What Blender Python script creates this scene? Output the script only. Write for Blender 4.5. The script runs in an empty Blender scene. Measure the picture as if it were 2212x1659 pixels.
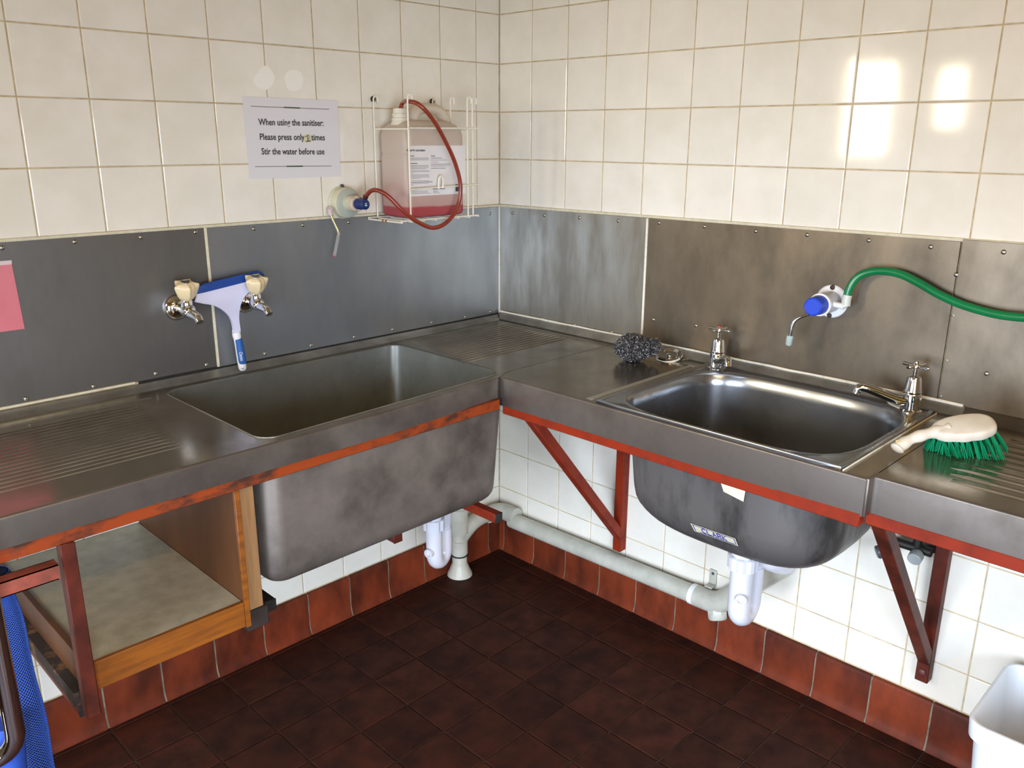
import bpy, bmesh, math, random
from mathutils import Vector, Matrix, Euler
random.seed(7)
C = bpy.context.scene.collection
sc = bpy.context.scene
PI = math.pi

# ------------------------------------------------------------------ camera
R_ = [[0.704839, -0.709353, 0.004436], [-0.196527, -0.201277, -0.959617], [0.6816, 0.675504, -0.281275]]
CAM = Vector((-2.0849, -2.1320, 1.5307))
FPX = 1819.2
cd = bpy.data.cameras.new('camera'); cam = bpy.data.objects.new('camera', cd); C.objects.link(cam)
cd.sensor_fit = 'HORIZONTAL'; cd.sensor_width = 36; cd.lens = FPX/2212*36; cd.clip_start = .02
m = Matrix.Identity(4)
for i in range(3):
    m[i][0] = R_[0][i]; m[i][1] = -R_[1][i]; m[i][2] = -R_[2][i]; m[i][3] = CAM[i]
cam.matrix_world = m
sc.camera = cam
def ray(px, py):
    a, b = (px-1106)/FPX, (py-829.5)/FPX
    return Vector([R_[0][i]*a + R_[1][i]*b + R_[2][i] for i in range(3)])
def atY(px, py, y): d = ray(px, py); return CAM + d*((y-CAM.y)/d.y)
def atX(px, py, x): d = ray(px, py); return CAM + d*((x-CAM.x)/d.x)
def atZ(px, py, z): d = ray(px, py); return CAM + d*((z-CAM.z)/d.z)

# ------------------------------------------------------------------ light, exposure
sc.view_settings.view_transform = 'Standard'; sc.view_settings.look = 'None'
sc.view_settings.gamma = 1; sc.view_settings.use_curve_mapping = False
sc.view_settings.exposure = 0.0
w = bpy.data.worlds.new('world'); sc.world = w; w.use_nodes = True
bg = w.node_tree.nodes['Background']; bg.inputs[0].default_value = (.75, .85, 1, 1); bg.inputs[1].default_value = 1.0
def area(name, loc, aim, sx, sy, power, col, spread=180):
    l = bpy.data.lights.new(name, 'AREA'); l.shape = 'RECTANGLE'; l.size = sx; l.size_y = sy
    l.energy = power; l.color = col; l.spread = math.radians(spread)
    o = bpy.data.objects.new(name, l); C.objects.link(o); o.location = loc
    o.rotation_euler = (Vector(aim)-Vector(loc)).to_track_quat('-Z', 'Y').to_euler()
    return o
# daylight through the two windows of the far left wall, an added cool fill behind the camera, ceiling batten
area('window_daylight_near', (-3.17, .10, 1.70), (0, .10, 1.50), .26, .52, 19, (1, .86, .62))
area('window_daylight_side', (-3.17, -.36, 1.76), (0, -.36, 1.60), .13, .34, 5, (1, .86, .62))
area('door_daylight', (-3.17, -1.62, .85), (0, -1.15, -.40), 1.2, 1.3, 33, (.72, .83, 1), 88)
area('back_fill', (-2.2, -3.55, .95), (-.5, 0, -.18), 1.7, 1.4, 60, (.72, .84, 1), 98)  # unseen fill added for the left bench front; the wall behind is solid
area('batten_light', (-1.9, -2.9, 2.53), (-1.9, -2.9, 0), 1.1, .12, 32, (1, .56, .10))

# ------------------------------------------------------------------ materials
def lin(h):
    if isinstance(h, str):
        h = [int(h[i:i+2], 16)/255 for i in (0, 2, 4)]
        return tuple(c/12.92 if c <= .04045 else ((c+.055)/1.055)**2.4 for c in h)+(1,)
    return tuple(h)+(1,) if len(h) == 3 else tuple(h)
MATS = {}
def mat(name, col, rough=.5, metal=0, col2=None, scale=20, stretch=(1, 1, 1), bump=0, bscale=None, rough2=None, detail=4,
        trans=0, ior=1.45, coat=0, per_object=0, fac=(.35, .65), emit=None, spec=None, sss=0, alpha=None):
    if name in MATS: return MATS[name]
    M = bpy.data.materials.new(name); M.use_nodes = True; MATS[name] = M
    nt = M.node_tree; N = nt.nodes; L = nt.links; b = N['Principled BSDF']
    b.inputs['Base Color'].default_value = lin(col); b.inputs['Roughness'].default_value = rough
    b.inputs['Metallic'].default_value = metal; b.inputs['IOR'].default_value = ior
    b.inputs['Transmission Weight'].default_value = trans; b.inputs['Coat Weight'].default_value = coat
    if spec is not None: b.inputs['Specular IOR Level'].default_value = spec
    if sss: b.inputs['Subsurface Weight'].default_value = sss; b.inputs['Subsurface Radius'].default_value = (.01, .01, .01)
    if alpha is not None: b.inputs['Alpha'].default_value = alpha
    tc = N.new('ShaderNodeTexCoord'); mp = N.new('ShaderNodeMapping'); L.new(tc.outputs['Object'], mp.inputs[0])
    mp.inputs['Scale'].default_value = stretch
    if per_object:
        oi = N.new('ShaderNodeObjectInfo'); cm = N.new('ShaderNodeCombineXYZ')
        mu = N.new('ShaderNodeMath'); mu.operation = 'MULTIPLY'; mu.inputs[1].default_value = 37
        L.new(oi.outputs['Random'], mu.inputs[0])
        for k in range(3): L.new(mu.outputs[0], cm.inputs[k])
        L.new(cm.outputs[0], mp.inputs['Location'])
    src = None
    if col2 is not None or rough2 is not None:
        nz = N.new('ShaderNodeTexNoise'); nz.inputs['Scale'].default_value = scale; nz.inputs['Detail'].default_value = detail
        nz.inputs['Roughness'].default_value = .6
        L.new(mp.outputs[0], nz.inputs['Vector'])
        mr = N.new('ShaderNodeMapRange'); mr.inputs['From Min'].default_value = fac[0]; mr.inputs['From Max'].default_value = fac[1]
        L.new(nz.outputs['Fac'], mr.inputs['Value']); src = mr.outputs[0]
    if col2 is not None:
        mx = N.new('ShaderNodeMix'); mx.data_type = 'RGBA'; mx.inputs['A'].default_value = lin(col); mx.inputs['B'].default_value = lin(col2)
        L.new(src, mx.inputs['Factor']); out = mx.outputs['Result']
        if per_object:
            hs = N.new('ShaderNodeHueSaturation'); L.new(out, hs.inputs['Color'])
            m2 = N.new('ShaderNodeMapRange'); m2.inputs['To Min'].default_value = 1-per_object; m2.inputs['To Max'].default_value = 1+per_object
            L.new(oi.outputs['Random'], m2.inputs['Value']); L.new(m2.outputs[0], hs.inputs['Value']); out = hs.outputs[0]
        L.new(out, b.inputs['Base Color'])
    if rough2 is not None:
        m3 = N.new('ShaderNodeMapRange'); m3.inputs['To Min'].default_value = rough; m3.inputs['To Max'].default_value = rough2
        L.new(src, m3.inputs['Value']); L.new(m3.outputs[0], b.inputs['Roughness'])
    if bump:
        n2 = N.new('ShaderNodeTexNoise'); n2.inputs['Scale'].default_value = bscale or scale*3; n2.inputs['Detail'].default_value = 3
        L.new(mp.outputs[0], n2.inputs['Vector'])
        bp = N.new('ShaderNodeBump'); bp.inputs['Strength'].default_value = bump; bp.inputs['Distance'].default_value = .002
        L.new(n2.outputs['Fac'], bp.inputs['Height']); L.new(bp.outputs[0], b.inputs['Normal'])
    if emit: b.inputs['Emission Color'].default_value = lin(emit[0]); b.inputs['Emission Strength'].default_value = emit[1]
    return M
TILE = mat('glazed_tile', 'ede7da', .075, col2='e5dfd0', scale=9, per_object=.018, bump=.035, bscale=9, spec=.6)
GROUT = mat('wall_grout', 'cbb995', .9, col2='ab9774', scale=30)
QUARRY = mat('quarry_floor', '3c1c11', .55, col2='28120b', scale=14, per_object=.18, bump=.12, bscale=120, rough2=.7, spec=.2)
SKIRT = mat('quarry_skirting', '78331b', .5, col2='4a2014', scale=9, stretch=(1, 1, .5), per_object=.14, bump=.1, bscale=120, spec=.2)
SGROUT = mat('skirting_grout', '8d7d6a', .9, col2='6b5c4e', scale=30)
FGROUT = mat('floor_grout', '3a2c25', .9, col2='54453b', scale=25)
STEELW = mat('wall_steel', '82817f', .36, .8, col2='6c6a67', scale=5, stretch=(1, 1, .45), rough2=.48, bump=.06, bscale=9)
STEELC = mat('wall_steel_blue_cast', '9ea2a6', .34, .8, col2='8a8f95', scale=4, stretch=(1, 1, .5), rough2=.46, bump=.06, bscale=9)  # blue-grey base carries the cool reflection near the corner
STEELK = mat('wall_steel_brushed_lightened', 'b5b1a6', .33, .8, col2='928d83', scale=7, stretch=(1, 1.6, .4), rough2=.48, bump=.08, bscale=12)  # lighter copy of the wall steel, making up for weaker light here
STEELU = mat('upstand_steel', 'b4b4b0', .3, .8, col2='94928c', scale=12, rough2=.4)
STEELB = mat('wall_steel_worn_darkened', '8a7e6d', .36, .8, col2='655c50', scale=6, stretch=(1, 1, .55), rough2=.5, bump=.1, bscale=12, detail=6)  # worn blotches over a base darkened where the light falls too strong
STEELD = mat('deck_steel', 'a8a092', .13, .88, col2='8b8478', scale=7, rough2=.26, bump=.05, bscale=10)
STEELA = mat('apron_steel', '857d76', .33, .8, col2='665e57', scale=7, rough2=.45, bump=.1, bscale=14)
STEELT = mat('trough_steel', 'a6a8a3', .32, .8, col2='8a8c87', scale=6, rough2=.42, bump=.04, bscale=8)
STEELO = mat('trough_outer_steel', '8c8279', .42, .6, col2='5d554e', scale=6, rough2=.6, bump=.15, bscale=20, detail=9)
STEELS = mat('basin_steel', 'a6aab0', .2, .9, col2='8d9094', scale=7, rough2=.30)
STEELQ = mat('basin_outer_steel', '7a7775', .4, .65, col2='454240', scale=9, stretch=(1, 1, .35), rough2=.55, bump=.1, bscale=20, detail=8, fac=(.42, .6))
CHROME = mat('chrome', 'd8d9db', .07, 1)
SCREW = mat('screw_steel', 'a8a59c', .3, 1)
RUST = mat('orange_red_paint', '84260a', .5, col2='641c0b', scale=14, bump=.15, bscale=60, fac=(.45, .75), rough2=.7, spec=.3)
RUSTA = mat('chipped_orange_paint', '8e3a13', .55, col2='45281a', scale=30, stretch=(.5, 1, 1), bump=.2, bscale=60, fac=(.48, .66), rough2=.8, spec=.3)
DARKR = mat('brown_painted_steel', '63281a', .5, col2='401b12', scale=12, bump=.1, bscale=60, spec=.3)
BLACKP = mat('black_plastic', '1b1a19', .5, col2='2a2826', scale=30)
WOOD = mat('orange_varnished_wood', '8f5218', .38, col2='6e3c10', scale=8, stretch=(1, 8, 8), rough2=.5)  # base colour darkened to hold the dim light of the lower left
WOODP = mat('plywood', '643c1e', .5, col2='4b2b15', scale=6, stretch=(1, 1, .3))  # likewise darkened for the dimmer light under the left worktop
WOODL = mat('pale_batten_wood', '967048', .55, col2='7c5a38', scale=12, stretch=(5, 5, .5))
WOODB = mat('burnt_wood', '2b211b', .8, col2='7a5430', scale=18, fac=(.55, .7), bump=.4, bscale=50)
LAMIN = mat('speckled_laminate', 'b3aa92', .45, col2='9d957f', scale=25, detail=8)
PVC = mat('grey_pvc', 'c2c0b2', .35, col2='aeac9e', scale=14)
PVCW = mat('white_pvc', 'd0d0d8', .25, sss=.05)
CREAM = mat('cream_plastic', 'e2cfa6', .3, coat=.3)
CREAMD = mat('aged_dispenser_plastic', 'd3cfb4', .4, col2='c4c2aa', scale=20)
GREYC = mat('grey_green_plastic', 'a9aea2', .4)
NAVY = mat('navy_plastic', '1d2c63', .35)
BLUE = mat('blue_plastic', '2a4bc8', .35)
BLUEB = mat('blue_rubber', '17418f', .45)
BLUEG = mat('blue_grip_rubber', '2c5fa5', .5)
LAV = mat('lavender_white_plastic', 'd3d3ea', .35)
WHITEP = mat('white_plastic', 'e9e9ea', .3)
WHITEW = mat('white_coated_wire', 'efeadb', .35, col2='e8e0cc', scale=30)
RUSTY = mat('rust_spot', '8a4a1c', .8, col2='b0762f', scale=60)
GREEN = mat('green_hose', '0f7a45', .22, col2='0c6a3c', scale=10, coat=.4)
GREENB = mat('green_bristle', '0e9a68', .45)
BONE = mat('ivory_brush_plastic', 'd9d3c6', .35, col2='c9c1b0', scale=18)
REDT = mat('red_rubber_tube', '8e3320', .28, col2='7a2c1e', scale=12, coat=.3)
PAPER = mat('laminated_paper', 'dedbdd', .3, coat=.2)
INK = mat('dark_print', '3b3735', .6)
INKG = mat('green_print', '3f5a32', .6)
BROWNI = mat('brown_rule_print', '6b544c', .6)
GREYI = mat('grey_print', '77757a', .7)
BLUEI = mat('blue_print', '2b2f7c', .6)
NOTE = mat('cream_sticker', 'd9d3b0', .6)
PINK = mat('pink_plastic_sheet', 'd9808a', .35, col2='d3757f', scale=6)
CLEARF = mat('clear_film', 'd8c8c8', .2)
SEAL = mat('cream_sealant', 'ddd6bd', .6, col2='cfc6aa', scale=60, bump=.3, bscale=90)
SEALW = mat('white_sealant', 'e8e4d6', .5, col2='c8bfa8', scale=70, bump=.4, bscale=90, fac=(.5, .8))
ADH = mat('adhesive_patch', 'f6f2e6', .5)
BRASS = mat('brass', 'a08250', .35, 1)
DGREY = mat('dark_grey_plastic', '4a4b50', .4)
LGREY = mat('light_grey_plastic', 'a2a6a4', .4)
REDB = mat('red_button', 'a8322a', .35)
RUBBER = mat('black_rubber', '141414', .6)
CLEAR = mat('clear_tip', 'cfe0dc', .15, trans=.5)
CLEART = mat('clear_tube', 'f0f0f0', .05, trans=.85, ior=1.4)
WOOL = mat('steel_wool', '77777b', .42, .85)
TUBW = mat('white_tub_plastic', 'dfe3e8', .35, sss=.15)
MESHB = mat('blue_mesh_rubber', '3a62c4', .5)
LABELP = mat('label_paper', 'e6e2e0', .5)
LABELC = mat('cream_label_paper', 'b4ae98', .6)
LIQ = mat('pink_liquid', 'd0404c', .2)
WALLP = mat('far_wall_paint', 'a59f92', .8)
CEILP = mat('ceiling_paint', 'b8a684', .9)
FRAMEW = mat('window_frame_paint', 'd8d2c4', .5)
def jerry_mat():
    M = bpy.data.materials.new('translucent_hdpe'); M.use_nodes = True; nt = M.node_tree; N = nt.nodes; L = nt.links
    b = N['Principled BSDF']; out = N['Material Output']
    b.inputs['Roughness'].default_value = .35
    tc = N.new('ShaderNodeTexCoord'); sp = N.new('ShaderNodeSeparateXYZ'); L.new(tc.outputs['Object'], sp.inputs[0])
    nz = N.new('ShaderNodeTexNoise'); nz.inputs['Scale'].default_value = 14; L.new(tc.outputs['Object'], nz.inputs['Vector'])
    ad = N.new('ShaderNodeMath'); ad.operation = 'MULTIPLY_ADD'; L.new(nz.outputs['Fac'], ad.inputs[0]); ad.inputs[1].default_value = .012; L.new(sp.outputs['Z'], ad.inputs[2])
    r = N.new('ShaderNodeValToRGB'); mr = N.new('ShaderNodeMapRange'); mr.inputs['From Min'].default_value = 0; mr.inputs['From Max'].default_value = .36
    L.new(ad.outputs[0], mr.inputs['Value']); L.new(mr.outputs[0], r.inputs[0])
    e = r.color_ramp.elements; e[0].position = .0; e[0].color = lin('cc6468'); e[1].position = 1; e[1].color = lin('efe6d4')
    for p_, c_ in ((.098, 'cc6468'), (.112, 'e6c2ba'), (.25, 'e9d0c6'), (.45, 'ece0d4'), (.68, 'e6d8ca'), (.72, 'ece2d2')):
        k = e.new(p_); k.color = lin(c_)
    L.new(r.outputs[0], b.inputs['Base Color'])
    t = N.new('ShaderNodeBsdfTranslucent'); L.new(r.outputs[0], t.inputs[0])
    mx = N.new('ShaderNodeMixShader'); mx.inputs[0].default_value = .40; L.new(b.outputs[0], mx.inputs[1]); L.new(t.outputs[0], mx.inputs[2])
    tr = N.new('ShaderNodeBsdfTransparent'); m2 = N.new('ShaderNodeMixShader'); m2.inputs[0].default_value = .10
    L.new(mx.outputs[0], m2.inputs[1]); L.new(tr.outputs[0], m2.inputs[2]); L.new(m2.outputs[0], out.inputs[0])
    return M
HDPE = jerry_mat()

# ------------------------------------------------------------------ mesh helpers
def link(name, bm, m, parent=None, smooth=True, angle=40, mods=()):
    me = bpy.data.meshes.new(name)
    bmesh.ops.recalc_face_normals(bm, faces=bm.faces[:]) if 'norecalc' not in mods else None
    bm.to_mesh(me); bm.free()
    if smooth:
        for p in me.polygons: p.use_smooth = True
        try: me.set_sharp_from_angle(angle=math.radians(angle))
        except Exception: pass
    if isinstance(m, (list, tuple)):
        for k in m: me.materials.append(k)
    elif m: me.materials.append(m)
    o = bpy.data.objects.new(name, me); C.objects.link(o)
    if parent: o.parent = parent
    return o
def NB(): return bmesh.new()
def box(bm, lo, hi, bev=0, seg=2, mi=0, M=None):
    lo = Vector(lo); hi = Vector(hi)
    r = bmesh.ops.create_cube(bm, size=1)
    vs = r['verts']
    for v in vs: v.co = Vector([lo[i]+(v.co[i]+.5)*(hi[i]-lo[i]) for i in range(3)])
    if bev:
        es = list({e for v in vs for e in v.link_edges})
        g = bmesh.ops.bevel(bm, geom=es, offset=bev, segments=seg, affect='EDGES', profile=.5)
        vs = list({v for f in g['faces'] for v in f.verts} | {v for v in vs if v.is_valid})
    fs = {f for v in vs for f in v.link_faces}
    for f in fs: f.material_index = mi
    if M is not None:
        for v in {v for f in fs for v in f.verts}: v.co = M @ v.co
    return list(fs)
def frames(path, closed=False):
    n = len(path); T = []
    for i in range(n):
        a = path[i-1] if (i > 0 or closed) else path[i]; b = path[(i+1) % n] if (i < n-1 or closed) else path[i]
        T.append((b-a).normalized())
    up = Vector((0, 0, 1)) if abs(T[0].z) < .9 else Vector((1, 0, 0))
    u = (up - T[0]*up.dot(T[0])).normalized(); out = []
    for i in range(n):
        if i: 
            ax = T[i-1].cross(T[i])
            if ax.length > 1e-7: u = Matrix.Rotation(T[i-1].angle(T[i]), 3, ax.normalized()) @ u
            u = (u - T[i]*u.dot(T[i])).normalized()
        out.append((T[i], u, T[i].cross(u)))
    return out
def tube(bm, path, r, n=12, caps=True, closed=False, prof=None, mi=0):
    path = [Vector(p) for p in path]; F = frames(path, closed); rings = []
    for i, (p, (t, u, v)) in enumerate(zip(path, F)):
        ri = r[i] if isinstance(r, (list, tuple)) else r
        if prof: ring = [bm.verts.new(p+u*a*ri+v*b*ri) for a, b in prof]
        else: ring = [bm.verts.new(p+(u*math.cos(2*PI*k/n)+v*math.sin(2*PI*k/n))*ri) for k in range(n)]
        rings.append(ring)
    q = len(rings[0])
    for i in range(len(rings)-(0 if closed else 1)):
        a = rings[i]; b = rings[(i+1) % len(rings)]
        for k in range(q): bm.faces.new((a[k], a[(k+1) % q], b[(k+1) % q], b[k])).material_index = mi
    if caps and not closed:
        bm.faces.new(rings[0][::-1]).material_index = mi; bm.faces.new(rings[-1]).material_index = mi
    return rings
def lathe(bm, prof, n=24, M=None, mi=0, cap0=True, cap1=True):
    rings = []
    for r, z in prof:
        rings.append([bm.verts.new((M or Matrix()) @ Vector((r*math.cos(2*PI*k/n), r*math.sin(2*PI*k/n), z))) for k in range(n)])
    for a, b in zip(rings, rings[1:]):
        for k in range(n): bm.faces.new((a[k], a[(k+1) % n], b[(k+1) % n], b[k])).material_index = mi
    if cap0: bm.faces.new(rings[0][::-1]).material_index = mi
    if cap1: bm.faces.new(rings[-1]).material_index = mi
def axis(o, d, up=None):
    d = Vector(d).normalized(); q = d.to_track_quat('Z', 'Y').to_matrix().to_4x4(); q.translation = Vector(o); return q
def smooth_path(pts, n=8):
    pts = [Vector(p) for p in pts]; P = [pts[0]*2-pts[1]]+pts+[pts[-1]*2-pts[-2]]; out = []
    for i in range(1, len(P)-2):
        a, b, c, d = P[i-1:i+3]
        for k in range(n):
            t = k/n
            out.append(.5*((2*b)+(c-a)*t+(2*a-5*b+4*c-d)*t*t+(3*b-a-3*c+d)*t**3))
    out.append(pts[-1]); return out
def fillet(pts, r, n=6):
    pts = [Vector(p) for p in pts]; out = [pts[0]]
    for a, b, c in zip(pts, pts[1:], pts[2:]):
        d1 = (a-b).normalized(); d2 = (c-b).normalized(); rr = min(r, (a-b).length*.49, (c-b).length*.49)
        p, q = b+d1*rr, b+d2*rr
        for k in range(n+1):
            t = k/n; out.append(p*(1-t)**2+b*2*t*(1-t)+q*t*t)
    out.append(pts[-1]); return out
def prism(bm, poly, d, bev=0, mi=0):
    """poly: list of 3-D points (planar), d: extrusion vector"""
    d = Vector(d); a = [bm.verts.new(Vector(p)) for p in poly]; b = [bm.verts.new(Vector(p)+d) for p in poly]; n = len(a)
    fs = [bm.faces.new(a[::-1]), bm.faces.new(b)]
    for k in range(n): fs.append(bm.faces.new((a[k], a[(k+1) % n], b[(k+1) % n], b[k])))
    for f in fs: f.material_index = mi
    if bev:
        es = [e for f in fs[:2] for e in f.edges]
        bmesh.ops.bevel(bm, geom=list(set(es)), offset=bev, segments=2, affect='EDGES', profile=.5)
def bar(bm, a, b, w, h, up=(0, 0, 1), bev=0):
    a = Vector(a); b = Vector(b); t = (b-a).normalized(); up = Vector(up); s = t.cross(up).normalized(); u = s.cross(t)
    M = Matrix((s, u, t)).transposed().to_4x4(); M.translation = a
    box(bm, (-w/2, -h/2, 0), (w/2, h/2, (b-a).length), bev, 1, M=M)
def tag(o, label=None, cat=None, group=None, kind=None):
    if label: o['label'] = label
    if cat: o['category'] = cat
    if group: o['group'] = group
    if kind: o['kind'] = kind
    return o
def thing(name, label, cat, loc=(0, 0, 0), rot=(0, 0, 0), group=None):
    o = bpy.data.objects.new(name, None); C.objects.link(o); o.location = loc; o.rotation_euler = rot; o.empty_display_size = .05
    return tag(o, label, cat, group)
def local(root, bm):            # meshes are written in world coordinates; move them into the thing's frame
    bpy.context.view_layer.update()
    bmesh.ops.transform(bm, matrix=root.matrix_world.inverted(), verts=bm.verts)
def part(name, bm, m, root, **k):
    M = root.matrix_world
    par = root; chain = []
    while par: chain.append(par); par = par.parent
    M = Matrix()
    for o in reversed(chain): M = M @ Matrix.LocRotScale(o.location, o.rotation_euler, o.scale)
    bmesh.ops.transform(bm, matrix=M.inverted(), verts=bm.verts)
    return link(name, bm, m, root, **k)
def rrect(x0, x1, y0, y1, r, n=6, z=0, pw=None):
    out = []
    for cx, cy, a0 in ((x1-r, y1-r, 0), (x0+r, y1-r, 90), (x0+r, y0+r, 180), (x1-r, y0+r, 270)):
        for k in range(n+1):
            a = math.radians(a0+90*k/n); out.append(Vector((cx+r*math.cos(a), cy+r*math.sin(a), z)))
    return out
def loft(bm, rings, mi=0, cap=True, flip=False):
    V = [[bm.verts.new(p) for p in r] for r in rings]; n = len(V[0])
    for a, b in zip(V, V[1:]):
        for k in range(n): bm.faces.new((a[k], a[(k+1) % n], b[(k+1) % n], b[k])).material_index = mi
    if cap: bm.faces.new(V[-1]).material_index = mi
    return V
def text_mesh(name, body, size, M, m, parent, xs=1.0, off=0.0, align='LEFT', ext=.0002, label=None):
    cu = bpy.data.curves.new('t', 'FONT'); cu.body = body; cu.size = size; cu.offset = off; cu.extrude = ext; cu.align_x = align
    cu.resolution_u = 3
    o = bpy.data.objects.new('t', cu); C.objects.link(o)
    bpy.context.view_layer.update()
    me = bpy.data.meshes.new_from_object(o.evaluated_get(bpy.context.evaluated_depsgraph_get()))
    bpy.data.objects.remove(o)
    me.transform(Matrix.Diagonal((xs, 1, 1, 1)))
    me.transform(M)
    par = parent; me.transform(Matrix.LocRotScale(par.location, par.rotation_euler, par.scale).inverted())
    me.name = name; me.materials.clear(); me.materials.append(m)
    r = bpy.data.objects.new(name, me); C.objects.link(r); r.parent = parent
    return r
def frame_mat(o, x, y):          # local X along x, local Y along y
    x = Vector(x).normalized(); y = Vector(y); y = (y-x*x.dot(y)).normalized(); z = x.cross(y)
    M = Matrix((x, y, z)).transposed().to_4x4(); M.translation = Vector(o); return M

# ------------------------------------------------------------------ the room
P = .152
def slab(name, lo, hi, m, parent=None):
    bm = NB(); box(bm, lo, hi); o = link(name, bm, m, parent, smooth=False); return o
fl = slab('floor', (-3.25, -3.65, -.06), (.0, .9, -.0045), FGROUT); tag(fl, kind='structure')
wl = slab('wall_left', (-2.35, .0018, -.05), (.1, .10, 2.65), GROUT); tag(wl, kind='structure')
wr = slab('wall_right', (.0018, -3.65, -.05), (.10, .0018, 2.65), GROUT); tag(wr, kind='structure')
cl = slab('ceiling', (-3.3, -3.7, 2.6), (.1, 1.0, 2.7), CEILP); tag(cl, kind='structure')
wb = slab('wall_back', (-3.25, -3.7, -.05), (0, -3.6, 2.6), WALLP); tag(wb, kind='structure')
wn = slab('wall_recess', (-3.25, .8, -.05), (-2.35, .9, 2.6), WALLP); tag(wn, kind='structure')
ws = slab('wall_recess_side', (-2.36, .10, -.05), (-2.26, .9, 2.6), WALLP); tag(ws, kind='structure')
bm = NB()     # far wall with its window openings
WX0, WX1 = -3.30, -3.20
op = [(-2.26, -.98, .16, 1.54), (-.46, -.26, 1.55, 1.97), (-.07, .27, 1.40, 2.0)]
ys = -3.65
for y0, y1, z0, z1 in op:
    box(bm, (WX0, ys, -.05), (WX1, y0, 2.6)); box(bm, (WX0, y0, -.05), (WX1, y1, z0)); box(bm, (WX0, y0, z1), (WX1, y1, 2.6)); ys = y1
box(bm, (WX0, ys, -.05), (WX1, .9, 2.6))
wf = link('wall_far', bm, WALLP, smooth=False); tag(wf, kind='structure')
for i, (y0, y1, z0, z1) in enumerate(op):
    bm = NB(); t = .03
    for a, b_ in (((y0, z0), (y1, z0+t)), ((y0, z1-t), (y1, z1)), ((y0, z0), (y0+t, z1)), ((y1-t, z0), (y1, z1))):
        box(bm, (-3.235, a[0], a[1]), (-3.20, b_[0], b_[1]))
    f = link('window_%d' % (i+1), bm, FRAMEW, smooth=False); tag(f, kind='structure')
bm = NB(); box(bm, (-2.5, -2.98, 2.54), (-1.3, -2.82, 2.598), .01)
bt = link('batten_lamp', bm, WHITEP); tag(bt, 'white ceiling batten lamp behind the camera', 'lamp')

# wall tiles ---------------------------------------------------------------
def pillow(w_, h_, t, name):
    """tile in local XY, centred, front +Z"""
    bm = NB(); rings = []
    for ins, z in ((0, -t), (0, -.0016), (.0008, -.0005), (.0024, 0)):
        rings.append([Vector((sx*(w_/2-ins), sy*(h_/2-ins), z)) for sx, sy in ((-1, -1), (1, -1), (1, 1), (-1, 1))])
    loft(bm, rings)
    me = bpy.data.meshes.new(name); bmesh.ops.recalc_face_normals(bm, faces=bm.faces[:]); bm.to_mesh(me); bm.free()
    for p in me.polygons: p.use_smooth = True
    try: me.set_sharp_from_angle(angle=math.radians(12))
    except Exception: pass
    return me
G = .0028
tm = {}
def wall_tile(parent, u0, u1, z0, z1, which, m=TILE, name='tile', t=.006):
    w_, h_ = u1-u0-G, z1-z0-G
    key = (round(w_, 3), round(h_, 3), m.name)
    if key not in tm:
        tm[key] = pillow(w_, h_, t, name); tm[key].materials.append(m)
    o = bpy.data.objects.new(name, tm[key]); C.objects.link(o); o.parent = parent
    c = (u0+u1)/2; z = (z0+z1)/2; e = random.uniform
    if which == 'A':
        o.location = (c, 0, z); o.rotation_euler = (PI/2+e(-.003, .003), 0, e(-.003, .003))
    else:
        o.location = (0, c, z); o.rotation_euler = Euler((PI/2+e(-.003, .003), 0, -PI/2+e(-.003, .003)))
    return o
def cols(off, end):
    l = [0, -off]
    while l[-1] > end: l.append(l[-1]-P)
    return l
colA = cols(.1037, -2.2); colB = cols(.1474, -2.45)
def rows_ok(a, b): return b-a > .02
up = [1.307+P*k for k in range(6)]
low = [.1435, .2505, .4025, .5545, .7065, .8585, .9]
for which, cs, wall in (('A', colA, wl), ('B', colB, wr)):
    for k in range(len(cs)-1):
        for zs in (up, low):
            for z0, z1 in zip(zs, zs[1:]):
                if z1 > .89 and z1 < 1.0: continue
                wall_tile(wall, cs[k+1], cs[k], z0, z1, which)
# painted plaster above the tiles (out of the frame)
tag(slab('trim_1', (-2.35, -.004, 2.07), (0, .006, 2.6), WALLP), kind='structure')
tag(slab('trim_2', (-.004, -3.65, 2.07), (.006, 0, 2.6), WALLP), kind='structure')
tag(slab('trim_3', (-.004, -3.65, .14), (.006, colB[-1], 2.07), TILE), kind='structure')
# floor tiles ---------------------------------------------------------------
xs = [0.0, -.07]+[-.07-.1575*k for k in range(1, 19)]
ysf = [0.0, -.038]+[-.038-.1565*k for k in range(1, 20)]
nfl = 0
for i in range(len(xs)-1):
    for j in range(len(ysf)-1):
        if xs[i+1] < -1.75 and False: continue
        w_, h_ = xs[i]-xs[i+1]-.004, ysf[j]-ysf[j+1]-.004
        cx, cy = (xs[i]+xs[i+1])/2, (ysf[j]+ysf[j+1])/2
        if cx+cy < -3.3 or nfl >= 296: continue
        key = ('f', round(w_, 3), round(h_, 3))
        if key not in tm: tm[key] = pillow(w_, h_, .006, 'floor_tile'); tm[key].materials.append(QUARRY)
        o = bpy.data.objects.new('floor_tile', tm[key]); C.objects.link(o); o.parent = fl
        o.location = (cx, cy, random.uniform(-.0004, .0004)); o.rotation_euler = (random.uniform(-.002, .002), random.uniform(-.002, .002), 0); nfl += 1
bm = NB(); box(bm, (-3.2, -3.6, -.006), (-1.75, .8, -.003)); 
o = link('floor_screed', bm, QUARRY, fl, smooth=False)
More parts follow.
